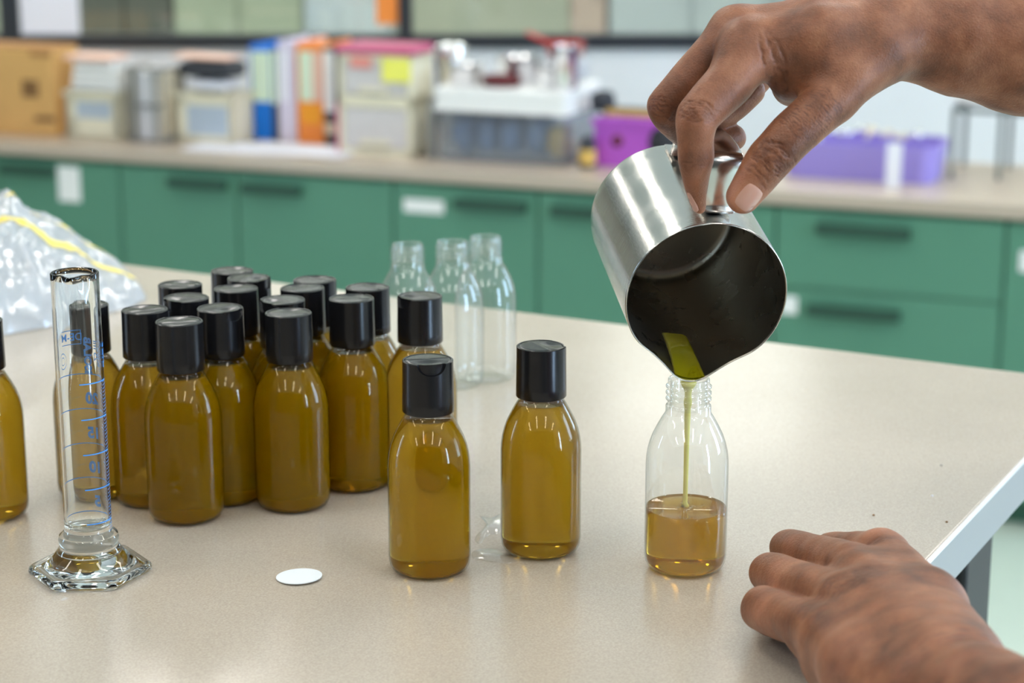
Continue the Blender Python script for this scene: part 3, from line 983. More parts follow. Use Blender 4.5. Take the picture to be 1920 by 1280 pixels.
def cap_mesh():
    S = 144
    cols = []
    for k in range(S):
        a = 2 * math.pi * k / S
        da = math.degrees(math.atan2(math.sin(a + math.pi / 2), math.cos(a + math.pi / 2)))   # 0 at -Y
        R0, R1 = 13.7, 13.4
        zt = 115.6
        if abs(da) < 34:
            zb = zt - 5.6 * math.sqrt(max(0, 1 - (da / 34) ** 2)) - .05; ins = 1.3
        else:
            zb = zt - .05; ins = .0
        p = [(12.9, 88.3), (13.4, 88.0), (R0, 88.5)]
        for q in range(1, 5): p.append((R0 + (R1 - R0) * q / 4, 88.5 + (min(zb, 110) - 88.5) * q / 4))
        p += [(R1, zb - .02), (R1 - ins, zb), (R1 - ins, zt)]
        p += [(12.95 - ins * .6, 116.0), (12.3 - ins * .5, 115.95), (12.1 - ins * .5, 115.6), (11.6 - ins * .4, 115.9)]
        for rr in (9.5, 7.5, 5.5, 3.5, 1.8): p.append((rr, 115.95))
        cols.append((a, p))
    n = len(cols[0][1])
    V, Fc = [], []
    for a, p in cols:
        for r, z in p:
            x, y = r * math.cos(a), r * math.sin(a)
            if r < 11.7:
                z -= .9 * math.exp(-((x / 6) ** 2 + ((y + 6.5) / 3.6) ** 2)) * (1 if z > 100 else 0)
                z += .25 * math.exp(-((y - 1.5) / .8) ** 2) * (1 if z > 100 else 0)
            V.append((x * mm, y * mm, z * mm))
    for k in range(S):
        k2 = (k + 1) % S
        for i in range(n - 1):
            Fc.append((k * n + i, k2 * n + i, k2 * n + i + 1, k * n + i + 1))
    V.append((0, 0, 115.95 * mm)); c = len(V) - 1
    for k in range(S): Fc.append((k * n + n - 1, ((k + 1) % S) * n + n - 1, c))
    me = mesh_obj('cap', V, Fc, M['cap']).data
    me.set_sharp_from_angle(angle=math.radians(38))
    return me


me_cap = cap_mesh()
for o in list(COL.objects):
    if o.type == 'MESH' and o.data in (me_body, me_open, me_oil, me_oil2, me_cap): D.objects.remove(o)


def child(name, me, parent, rz=0):
    o = D.objects.new(name, me); COL.objects.link(o); o.parent = parent; o.rotation_euler = (0, 0, rz); return o


G = 'filled bottles with black caps'
bl = [  # cap-top centre x, y, notch angle, label
    (802, 674, 10, 'filled oil bottle nearest the camera, beside the white round sticker, cap notch facing us'),
    (1015, 648, 118, 'filled oil bottle standing alone between the front one and the bottle being filled'),
    (335.6, 602, 185, 'filled bottle at the front left corner of the cluster'),
    (412.5, 577.5, 42, 'filled bottle whose cap notch shows at right, second row behind two front ones'),
    (540.6, 586, 170, 'filled bottle at the front of the cluster, right of the gap'),
    (271, 580, 200, 'leftmost filled bottle of the main cluster'),
    (349, 558, -48, 'filled bottle just behind the front left one, cap notch at left'),
    (337.5, 533, 160, 'filled bottle at the back left of the cluster'),
    (442, 540.6, 190, 'filled bottle third from the back in the middle of the cluster'),
    (467, 521, 62, 'filled bottle with a pale notch line, second from the back of the cluster'),
    (435, 507, 150, 'rearmost filled bottle of the cluster'),
    (529, 562, -62, 'filled bottle hidden behind the front centre one, cap notch at left'),
    (567, 539.5, 210, 'filled bottle in the middle row, right of the cluster centre'),
    (590, 524, 165, 'filled bottle at the back right of the cluster'),
    (659, 559, 175, 'filled bottle at the right front of the cluster'),
    (689, 538, 140, 'filled bottle half hidden behind the right front one'),
    (787, 554.5, -58, 'filled bottle in front of the empty bottles, behind the nearest one'),
    (160, 571, 180, 'filled bottle seen through the glass measuring cylinder'),
    (-41, 600, 180, 'filled bottle cut off by the left edge of the photo'),
]
for i, (x, y, na, lab) in enumerate(bl):
    p = Pz(x, y, TZ + .116)
    b = empty('oil_bottle', (p[0], p[1], TZ + .0002)); tag(b, lab, 'bottle', G)
    child('body', me_body, b); child('oil', me_oil, b); child('cap', me_cap, b, math.radians(na) + math.atan2(-p[0], p[1]) * 1)

eb = [(764, 457, 'empty clear bottle at the left of the three'), (848, 452, 'empty clear bottle in the middle of the three'), (910, 443, 'empty clear bottle at the right of the three, farthest back')]
for x, y, lab in eb:
    p = Pz(x, y, TZ + .105)
    b = empty('empty_bottle', (p[0], p[1], TZ + .0002)); tag(b, lab, 'bottle', 'empty clear bottles'); child('body', me_open, b)
p3 = Pz(1284, 1062, TZ)
b3 = empty('filling_bottle', (p3[0], p3[1], TZ + .0002)); tag(b3, 'uncapped clear bottle one third full of oil, under the jug spout', 'bottle')
child('body', me_open, b3); child('oil', me_oil2, b3)

# ------------------------------------------------------------------ measuring cylinder
pc = Pz(170, 1074, TZ)
mc = empty('measuring_cylinder', (pc[0], pc[1], TZ + .0002), math.radians(0))
tag(mc, 'tall clear glass measuring cylinder with blue mirrored scale and hexagonal foot', 'measuring cylinder')
HC = .1635


def lip(a, z):  # small pouring lip near the top facing the camera
    da = math.atan2(math.sin(a + math.pi / 2 - .05), math.cos(a + math.pi / 2 - .05))
    f = max(0, (z - (HC - .012)) / .012)
    return .0035 * f * f * math.exp(-(da / .22) ** 2) - .0016 * f * math.exp(-((abs(da) - .55) / .25) ** 2)


S = 96
R_o, R_i = .0124, .0110
prof = [(R_o + .003, .0175, 0), (R_o + .0036, .020, 0), (R_o + .0028, .0225, 0), (R_o + .0005, .0245, 0)]
V, Fc = [], []
# hexagonal foot rings
def hexr(R, a, rnd):
    a2 = (a % (math.pi / 3)) - math.pi / 6
    h = R * math.cos(math.pi / 6) / math.cos(a2)
    return min(h, R * (1 - rnd))
rows = []
h0 = math.radians(5)
def hexrow(R, z, blend=0, rr=0):
    row = []
    for k in range(S):
        a = 2 * math.pi * k / S
        r = hexr(R, a - h0, .025) * (1 - blend) + rr * blend
        row.append((r * math.cos(a), r * math.sin(a), z))
    return row
rows += [hexrow(.004, .0008), hexrow(.029, .0008), hexrow(.0315, 0), hexrow(.0328, .001), hexrow(.0333, .0025), hexrow(.0328, .0045), hexrow(.0315, .0055), hexrow(.029, .0057), hexrow(.027, .0052, .3, .025),
         hexrow(.024, .006, 1, .0235), hexrow(.02, .009, 1, .0205), hexrow(.02, .013, 1, .0175), hexrow(.02, .0165, 1, .0152)]
for r, z, _ in prof: rows.append([(r * math.cos(2 * math.pi * k / S), r * math.sin(2 * math.pi * k / S), z) for k in range(S)])
for z in np.linspace(.026, HC, 40):
    rows.append([((R_o + lip(2 * math.pi * k / S, z)) * math.cos(2 * math.pi * k / S), (R_o + lip(2 * math.pi * k / S, z)) * math.sin(2 * math.pi * k / S), z) for k in range(S)])
for z in [HC + .0006] + list(np.linspace(HC, .030, 40)):
    q = R_i + (.0007 if z > HC else 0)
    rows.append([((q + lip(2 * math.pi * k / S, min(z, HC))) * math.cos(2 * math.pi * k / S), (q + lip(2 * math.pi * k / S, min(z, HC))) * math.sin(2 * math.pi * k / S), z) for k in range(S)])
for r, z in ((.0104, .0272), (.008, .0258), (.003, .0255)): rows.append([(r * math.cos(2 * math.pi * k / S), r * math.sin(2 * math.pi * k / S), z) for k in range(S)])
for r in rows: V += r
for i in range(len(rows) - 1):
    for k in range(S):
        k2 = (k + 1) % S
        Fc.append((i * S + k, i * S + k2, (i + 1) * S + k2, (i + 1) * S + k))
Fc.append(tuple(reversed(range(S)))); Fc.append(tuple(range((len(rows) - 1) * S, len(rows) * S)))
mesh_obj('glass_tube', V, Fc, M['glass'], mc)

# blue scale printed on the outside; angle 90 deg = far side (seen mirrored through the glass), 0 = right
RP = R_o + .00005


def cyl(s_, z, r=RP): return (r * math.cos(s_), r * math.sin(s_), z)


V, Fc = [], []
def band(a0, a1, z0, z1, thick, n=10):
    """printed line from (a0,z0) to (a1,z1)"""
    b = len(V)
    for i in range(n + 1):
        a = a0 + (a1 - a0) * i / n; z = z0 + (z1 - z0) * i / n
        V.append(cyl(a, z - thick / 2)); V.append(cyl(a, z + thick / 2))
    for i in range(n): Fc.append((b + 2 * i, b + 2 * i + 2, b + 2 * i + 3, b + 2 * i + 1))


rd = math.radians
zlev = {25: .1105, 20: .0945, 15: .0785, 10: .0625, 5: .0465, 0: .0375}
ZS = {n: .1068 - (25 - n) / 5 * .0190 for n in (25, 20, 15, 10, 5)}
dz5 = .0190
for n, z in ZS.items():
    band(rd(10), rd(185), z, z, .0005, 30)                # long ring round the far side
    band(rd(-80), rd(0), z + .0003, z + .0003, .0006, 16)  # front short arc
    band(rd(182), rd(196), z - .0006, z - .0006, .0003, 4)
for i in range(0, 46):
    z = ZS[25] - i * dz5 / 10
    if z < ZS[5] - .006: break
    L_ = 38 if i % 10 == 0 else (30 if i % 5 == 0 else (24 if i % 2 == 0 else 18))
    band(rd(8), rd(8 + L_), z, z + .0006, .00048, 5)
    band(rd(-14), rd(6), z - .0005, z, .00030, 4)
mesh_obj('graduation_marks', V, Fc, M['blue_print'], mc, smooth=False)


def text_cyl(body, size, ang, z, vertical=False, bold=True, name='lettering', box=False):
    cu = D.curves.new('txt', 'FONT'); cu.body = body; cu.size = size; cu.align_x = 'CENTER'; cu.align_y = 'CENTER'
    cu.offset = size * .05 if bold else size * .015
    cu.resolution_u = 4
    to = D.objects.new('txt', cu); COL.objects.link(to)
    dg = bpy.context.evaluated_depsgraph_get()
    me = D.meshes.new_from_object(to.evaluated_get(dg))
    D.objects.remove(to); D.curves.remove(cu)
    bm = bmesh.new(); bm.from_mesh(me)
    bmesh.ops.subdivide_edges(bm, edges=[e_ for e_ in bm.edges if e_.calc_length() > size * .25], cuts=2)
    for v in bm.verts:
        x, y = v.co.x, v.co.y
        if vertical: x, y = -y, x      # read upwards
        a = ang + x / RP               # outside reading: increasing angle = rightwards seen from outside
        v.co = Vector(cyl(a, z + y, RP + .00002))
    me2 = D.meshes.new(name); bm.to_mesh(me2); bm.free(); D.meshes.remove(me)
    me2.materials.append(M['blue_print'])
    o = D.objects.new(name, me2); COL.objects.link(o); o.parent = mc
    return o


# angles measured on the far side: 90 deg is straight behind; smaller = to the right
for t_, n in (('20', 25), ('15', 20), ('10', 15), ('5', 10)):
    text_cyl(t_, .0082, rd(72), ZS[n] - .0135)
text_cyl('ISOLAB', .0060, rd(80), ZS[25] + .0100, vertical=True)
text_cyl('DE-M', .0056, rd(122), ZS[25] + .0200, bold=False)
text_cyl('25 ml', .0050, rd(52), ZS[25] + .013, vertical=True, bold=False)
text_cyl('Ex 20°C', .0030, rd(40), ZS[25] + .010, vertical=True)
text_cyl('±0,5 ml', .0036, rd(20), ZS[25] + .014, vertical=True)
text_cyl('CLASS B', .0036, rd(4), ZS[25] + .013, vertical=True)
V, Fc = [], []
zb = ZS[25] + .0200
band(rd(96), rd(150), zb - .0037, zb - .0037, .0004, 12); band(rd(96), rd(150), zb + .0037, zb + .0037, .0004, 12)
band(rd(94.5), rd(96.5), zb, zb, .0078, 2)
for k in range(20):
    a0, a1 = 2 * math.pi * k / 20, 2 * math.pi * (k + 1) / 20
    for rr in (.0028, .0014):
        band(rd(150) + rr / RP * math.cos(a0), rd(150) + rr / RP * math.cos(a1), ZS[25] + .008 + rr * 1.5 * math.sin(a0), ZS[25] + .008 + rr * 1.5 * math.sin(a1), .0004, 1)
mesh_obj('printed_emblem', V, Fc, M['blue_print'], mc, smooth=False)

# ------------------------------------------------------------------ sticker disc, spill, crumbs
p = Pz(561, 1083, TZ)
bm = bmesh.new()
bmesh.ops.create_cone(bm, segments=64, radius1=.0122, radius2=.0122, depth=.0005, cap_ends=True)
o = bm_obj('round_sticker', bm, M['sticker']); o.location = (p[0], p[1], TZ + .0009); o.rotation_euler = (math.radians(-1.5), math.radians(-2), 0)
tag(o, 'small white round paper disc lying on the table', 'disc')


def spill(name, cx, cy, pts, label):
    c = Pz(cx, cy, TZ)
    P = [Pz(x, y, TZ) - c for x, y in pts]
    # smooth closed outline
    out = []
    n = len(P)
    for i in range(n):
        for t in np.linspace(0, 1, 6, endpoint=False):
            p0, p1, p2, p3_ = P[i - 1], P[i], P[(i + 1) % n], P[(i + 2) % n]
            out.append(.5 * ((2 * p1) + (-p0 + p2) * t + (2 * p0 - 5 * p1 + 4 * p2 - p3_) * t * t + (-p0 + 3 * p1 - 3 * p2 + p3_) * t ** 3))
    m_ = len(out)
    V = [(q[0], q[1], 0.0) for q in out] + [(q[0] * .93, q[1] * .93, .0005) for q in out]
    ce = np.mean([[q[0], q[1]] for q in out], axis=0)
    V.append((ce[0], ce[1], .0006))
    Fc = [(i, (i + 1) % m_, m_ + (i + 1) % m_, m_ + i) for i in range(m_)] + [(m_ + i, m_ + (i + 1) % m_, 2 * m_) for i in range(m_)]
    o = mesh_obj(name, V, Fc, M['wet']); o.location = (c[0], c[1], TZ + .0001)
    tag(o, label, 'spill')


spill('oil_smear', 918, 990, [(900, 968), (922, 970), (940, 964), (945, 985), (935, 1000), (915, 1004), (900, 1020), (890, 1010), (905, 992), (912, 980)], 'small wet oil smear on the table between the two separate filled bottles')
spill('oil_smear', 925, 1050, [(890, 1032), (920, 1028), (955, 1036), (985, 1048), (950, 1056), (910, 1052), (885, 1045)], 'faint wet smear in front of the lone filled bottle')
for k, (x, y, m, lab) in enumerate([(1765, 873, 'grey', 'grey crumb farthest back on the bare table'), (1748, 930, 'paper', 'white crumb on the bare table near the right edge'), (1775, 979, 'card_dark', 'dark brown crumb nearest the right table edge'), (1638, 966, 'card_dark', 'tiny brown crumb above the resting fist')]):
    c = Pz(x, y, TZ)
    V, Fc = lathe([(0, 0), (.0007, .0001), (.0008, .0004), (.0004, .0008), (0, .0009)], 8)
    o = mesh_obj('crumb', V, Fc, M[m]); o.location = (c[0], c[1], TZ); tag(o, lab, 'crumb', 'crumbs on the table')

# ------------------------------------------------------------------ plastic bag
def bag():
    e = empty('plastic_bag', tuple(Pz(60, 600, TZ)))
    tag(e, 'crumpled clear zip bag with yellow stripes at the far left of the table', 'bag')
    o0 = Pz(60, 600, TZ)
    tip = Pz(268, 545, TZ) - o0
    Lf = Pz(-330, 585, TZ) - o0
    nu, nv = 150, 90
    V, Fc = [], []
    def surf(u, v, off=0):
        # u 0..1 left -> tip ; v 0..1 far -> near
        base = Lf * (1 - u) + tip * u
        half = .150 * (1 - u) ** .42 + .012
        along = (tip - Lf); along = along / np.linalg.norm(along)
        nrm = np.array([-along[1], along[0], 0])
        q = base + nrm * half * (1 - 2 * v) * 1.0 - nrm * .02 * (1 - u)
        H = .090 * min(1, (1 - u) / .42) ** 0.85 * (1 - abs(2 * v - 1) ** 2.4) ** .8
        if v > .5: H *= 1 - .25 * (v - .5)
        pn = Vector((q[0] * 22, q[1] * 22, 1.3))
        c = .5 - abs(noise.noise(pn)) * 1.6 + .7 * (.4 - abs(noise.noise(pn * 2.3))) + .4 * (.4 - abs(noise.noise(pn * 5.1)))
        d = abs(2 * v - 1)
        amp = .030 * (1 - u * .75) * (1 - d ** 4)
        return np.array([q[0] + .006 * noise.noise(pn * 1.7 + Vector((7, 0, 0))), q[1], max(.0008, H * .93 + amp * c * .75) + off + .0006])
    for i in range(nu + 1):
        for j in range(nv + 1): V.append(tuple(surf(i / nu, j / nv)))
    for i in range(nu):
        for j in range(nv): Fc.append((i * (nv + 1) + j, i * (nv + 1) + j + 1, (i + 1) * (nv + 1) + j + 1, (i + 1) * (nv + 1) + j))
    mesh_obj('film', V, Fc, M['bag'], e)
    V2 = []
    for i in range(nu + 1):
        for j in range(nv + 1):
            q = surf(i / nu, j / nv); V2.append((q[0], q[1], .0008 + q[2] * (.45 + .2 * noise.noise(Vector((i * .12, j * .2, 4))))))
    mesh_obj('inner_film', V2, Fc, M['bag'], e)
    for v0, v1, u0 in ((.66, .69, .30), (.47, .485, .45)):
        V3, F3 = [], []
        n = 90
        for i in range(n + 1):
            u = u0 + (.985 - u0) * i / n
            for v in (v0, (v0 + v1) / 2, v1): V3.append(tuple(surf(u, v, .0012)))
        for i in range(n):
            for j in range(2): F3.append((i * 3 + j, i * 3 + j + 1, (i + 1) * 3 + j + 1, (i + 1) * 3 + j))
        mesh_obj('zip_stripe', V3, F3, M['yellow'], e)
    # folded lower corner of the film towards the camera
bag()

# ------------------------------------------------------------------ jug
RJ = .0424
m_cam = np.array([.132, -.455, .881]); m_cam /= np.linalg.norm(m_cam)
MJ = RT * m_cam[0] + UP * m_cam[1] - FW * m_cam[2]       # mouth direction in world
LJ = .113
d_m = 1.0235
CJ = Pd(1325, 560, d_m)


def on_mouth(x, y, t=0.0):
    """point where the sight line meets the plane t behind the mouth"""
    O = CJ - MJ * t
    r = Pd(x, y, 1) - CAM
    k = ((O - CAM) @ MJ) / (r @ MJ)
    return CAM + r * k


tip = on_mouth(1291, 716)
sp = tip - CJ
RT_ = np.linalg.norm(sp); XJ = sp / RT_            # jug x axis towards the spout
YJ = np.cross(MJ, XJ)
JM = Matrix(((XJ[0], YJ[0], MJ[0], CJ[0]), (XJ[1], YJ[1], MJ[1], CJ[1]), (XJ[2], YJ[2], MJ[2], CJ[2]), (0, 0, 0, 1)))
hp = on_mouth(1344, 402, .010) - (CJ - MJ * .010)
HA = math.atan2(hp @ YJ, hp @ XJ)                  # handle angle
jug = empty('steel_jug'); jug.matrix_world = JM
tag(jug, 'small brushed stainless steel pouring jug tipped over the open bottle', 'jug')


def jr(a, t, inset=0):
    da = math.atan2(math.sin(a), math.cos(a))
    s1 = (RT_ - RJ) * math.exp(-abs(math.degrees(da) / 15.5) ** 2.4)
    s1 -= .0016 * math.exp(-((abs(math.degrees(da)) - 34) / 13) ** 2)
    f = max(0, 1 - t / .036) ** 1.6
    return RJ + s1 * f - inset


S = 160
def jrow(t, inset):
    return [(jr(2 * math.pi * k / S, t, inset) * math.cos(2 * math.pi * k / S), jr(2 * math.pi * k / S, t, inset) * math.sin(2 * math.pi * k / S), -t) for k in range(S)]
def jflat(r, t): return [(r * math.cos(2 * math.pi * k / S), r * math.sin(2 * math.pi * k / S), -t) for k in range(S)]


ro = [jrow(-.0003, .0004), jrow(0, 0)] + [jrow(t, 0) for t in np.concatenate([np.linspace(.0015, .04, 26), np.linspace(.05, LJ - .007, 10)])]
for q in range(1, 7):
    a = math.pi / 2 * q / 6; ro.append(jflat(RJ - .007 * (1 - math.cos(a)), LJ - .007 + .007 * math.sin(a)))
ro.append(jflat(RJ - .012, LJ)); ro.append(jflat(.002, LJ - .0006))
V, Fc = [], []
for r in ro: V += r
for i in range(len(ro) - 1):
    for k in range(S): Fc.append((i * S + k, (i + 1) * S + k, (i + 1) * S + (k + 1) % S, i * S + (k + 1) % S))
Fc.append(tuple(range((len(ro) - 1) * S, len(ro) * S)))
mesh_obj('body', V, Fc, M['steel'], jug)
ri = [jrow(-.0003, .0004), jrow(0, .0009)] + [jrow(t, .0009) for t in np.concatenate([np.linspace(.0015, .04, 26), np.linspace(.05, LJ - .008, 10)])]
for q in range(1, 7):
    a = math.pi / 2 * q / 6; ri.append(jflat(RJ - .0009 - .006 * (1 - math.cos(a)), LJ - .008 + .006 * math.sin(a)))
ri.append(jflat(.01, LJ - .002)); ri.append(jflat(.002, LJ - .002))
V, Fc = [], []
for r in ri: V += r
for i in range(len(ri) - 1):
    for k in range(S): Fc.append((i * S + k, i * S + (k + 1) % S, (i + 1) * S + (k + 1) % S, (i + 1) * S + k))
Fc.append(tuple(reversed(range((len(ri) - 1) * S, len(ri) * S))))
tag(mesh_obj('inner_wall', V, Fc, M['steel_in_shaded'], jug), 'brushed inside with dark reflections painted in')
# handle strip
def strip(path, hw, th, mat, name):
    """path of (rho, t); strip of half width hw around handle direction"""
    rad = Vector((math.cos(HA), math.sin(HA), 0)); tan = Vector((-math.sin(HA), math.cos(HA), 0)); ax = Vector((0, 0, -1))
    P = [rad * a + ax * b for a, b in path]
    V, Fc = [], []
    for i, p_ in enumerate(P):
        tg = (P[min(i + 1, len(P) - 1)] - P[max(i - 1, 0)]).normalized()
        nn = tg.cross(tan).normalized()
        for sx, sn in ((-1, -.5), (-.92, -1), (.92, -1), (1, -.5), (1, .5), (.92, 1), (-.92, 1), (-1, .5)):
            V.append(p_ + tan * hw * sx + nn * th / 2 * sn)
    n = 8
    for i in range(len(P) - 1):
        for k in range(n): Fc.append((i * n + k, i * n + (k + 1) % n, (i + 1) * n + (k + 1) % n, (i + 1) * n + k))
    Fc.append(tuple(range(n))); Fc.append(tuple(reversed(range((len(P) - 1) * n, len(P) * n))))
    o = mesh_obj(name, V, Fc, mat, jug)
    o.data.set_sharp_from_angle(angle=math.radians(50))
    return o


path = [(RJ + .0009, .026), (RJ + .0009, .014), (RJ + .0012, .0112), (RJ + .0022, .0095), (RJ + .004, .0088), (.055, .0085), (.066, .0085)]
for q in range(1, 8):
    a = math.pi / 2 * q / 7; path.append((.069 + .006 * math.sin(a), .0085 + .006 * (1 - math.cos(a))))
path += [(.0755, .025), (.0745, .04), (.072, .055), (.067, .07)]
for q in range(1, 7):
    f = q / 6; path.append((.067 - (.067 - RJ - .0016) * f, .07 + .018 * math.sin(f * math.pi / 2)))
path += [(RJ + .0009, .0925), (RJ + .0009, .103)]
strip(path, .0085, .0014, M['steel_handle'], 'handle')
for tt in (.022, .097):
    V, Fc = lathe([(0, .0016), (.0022, .0014), (.003, .0008), (.0032, 0)], 20)
    o = mesh_obj('rivet', V, Fc, M['steel_handle'], jug)
    o.matrix_local = Matrix.Translation(Vector((math.cos(HA), math.sin(HA), 0)) * (RJ + .0014) + Vector((0, 0, -tt))) @ Matrix.Rotation(HA, 4, 'Z') @ Matrix.Rotation(math.pi / 2, 4, 'Y')

# last oil inside the jug, lying along the spout
V, Fc = [], []
nt_, na_ = 30, 16
for i in range(nt_ + 1):
    t = .0002 + .040 * i / nt_
    hwid = math.radians(10.5 - 1.0 * (i / nt_)) * (1 if i < nt_ else .9)
    for sgn in (0, 1):
        for k in range(na_ + 1):
            a = -hwid + 2 * hwid * k / na_ - .03 * i / nt_
            th = (.0014 * (1 - .3 * i / nt_)) * math.sqrt(max(0, 1 - (2 * k / na_ - 1) ** 2)) if sgn else 0
            r = jr(a, t, .00095) - th
            V.append((r * math.cos(a), r * math.sin(a), -t))
W_ = 2 * (na_ + 1)
for i in range(nt_):
    for k in range(na_):
        a = i * W_ + k; b = a + W_
        Fc.append((a, a + 1, b + 1, b)); a2 = a + na_ + 1; b2 = b + na_ + 1
        Fc.append((a2, b2, b2 + 1, a2 + 1))
    Fc.append((i * W_, i * W_ + W_, i * W_ + W_ + na_ + 1, i * W_ + na_ + 1)); q = i * W_ + na_
    Fc.append((q, q + na_ + 1, q + W_ + na_ + 1, q + W_))
o = mesh_obj('oil_pool', V, Fc, M['jug_oil']); o.matrix_world = JM
tag(o, 'thin tongue of yellow oil running inside the jug to its spout', 'oil')
# the stream
topw = np.array(tip) + np.array([0, 0, -.0002])
bot = np.array([p3[0] - .0006, p3[1], TZ + .0345])
pts, rr = [], []
for i in range(41):
    f = i / 40
    q = topw * (1 - f) + bot * f
    g = f ** .6
    q = np.array([topw[0] * (1 - g) + bot[0] * g, topw[1] * (1 - g) + bot[1] * g, q[2]])
    pts.append(q)
    rr.append(.0012 + .0009 * math.exp(-f * 3) + .0022 * math.exp(-(f / .035) ** 2) + .0004 * math.exp(-((f - .17) / .03) ** 2) + .0003 * math.sin(f * 50) * math.exp(-f * 6) + .001 * max(0, (f - .975) / .025) ** 2)
V, Fc = tube(pts, rr, 20)
o = mesh_obj('oil_stream', V, Fc, M['stream']); tag(o, 'thin stream of yellow oil falling from the jug into the open bottle', 'oil')
random.seed(5)
bm = bmesh.new()
for k in range(16):
    a = random.random() * 6.28; r = abs(random.gauss(0, .0035)) + .0015
    sz = random.uniform(.0004, .0012)
    bmesh.ops.create_uvsphere(bm, u_segments=10, v_segments=6, radius=sz, matrix=Matrix.Translation((bot[0] + r * math.cos(a), bot[1] + r * math.sin(a), TZ + .0342)))
o = bm_obj('froth', bm, M['glass'], None, True); tag(o, 'tiny bubbles where the oil stream lands', 'bubbles', kind='stuff')


# ------------------------------------------------------------------ hands
def smin(a, b, k):
    h = np.maximum(k - np.abs(a - b), 0) / k
    return np.minimum(a, b) - h * h * k * .25


class Field:
    def __init__(s, lo, hi, vox):
        s.lo = np.array(lo); s.vox = vox
        s.n = np.ceil((np.array(hi) - s.lo) / vox).astype(int)
        s.ax = [s.lo[i] + vox * np.arange(s.n[i]) for i in range(3)]

    def new(s): return np.full(s.n, .03, dtype=np.float32)

    def cap(s, G, p, r1, q, r2, k):
        p, q = np.array(p), np.array(q)
        m = max(r1, r2) + .02
        sl = []
        for i in range(3):
            a = int(max(0, (min(p[i], q[i]) - m - s.lo[i]) / s.vox)); b = int(min(s.n[i], (max(p[i], q[i]) + m - s.lo[i]) / s.vox + 1))
            if a >= b: return
            sl.append(slice(a, b))
        X, Y, Z = s.ax[0][sl[0]][:, None, None] - p[0], s.ax[1][sl[1]][None, :, None] - p[1], s.ax[2][sl[2]][None, None, :] - p[2]
        d = q - p; L2 = float(d @ d) + 1e-12
        t = np.clip((X * d[0] + Y * d[1] + Z * d[2]) / L2, 0, 1)
        D_ = np.sqrt((X - t * d[0]) ** 2 + (Y - t * d[1]) ** 2 + (Z - t * d[2]) ** 2) - (r1 + (r2 - r1) * t)
        sub = G[sl[0], sl[1], sl[2]]
        G[sl[0], sl[1], sl[2]] = smin(sub, D_.astype(np.float32), k)

    def chain(s, G, pts, k):
        for (p, r1), (q, r2) in zip(pts[:-1], pts[1:]): s.cap(G, p, r1, q, r2, k)


def catmull(pts, n=4):
    """smooth a joint chain [(pos, r)]"""
    P = [np.append(p, r) for p, r in pts]
    out = []
    for i in range(len(P) - 1):
        p0, p1, p2, p3_ = P[max(i - 1, 0)], P[i], P[i + 1], P[min(i + 2, len(P) - 1)]
        for j in range(n):
            t = j / n
            c = .5 * ((2 * p1) + (-p0 + p2) * t + (2 * p0 - 5 * p1 + 4 * p2 - p3_) * t * t + (-p0 + 3 * p1 - 3 * p2 + p3_) * t ** 3)
            lin = p1 * (1 - t) + p2 * t
            c = .45 * c + .55 * lin
            out.append((c[:3], c[3]))
    out.append((P[-1][:3], P[-1][3]))
    return out


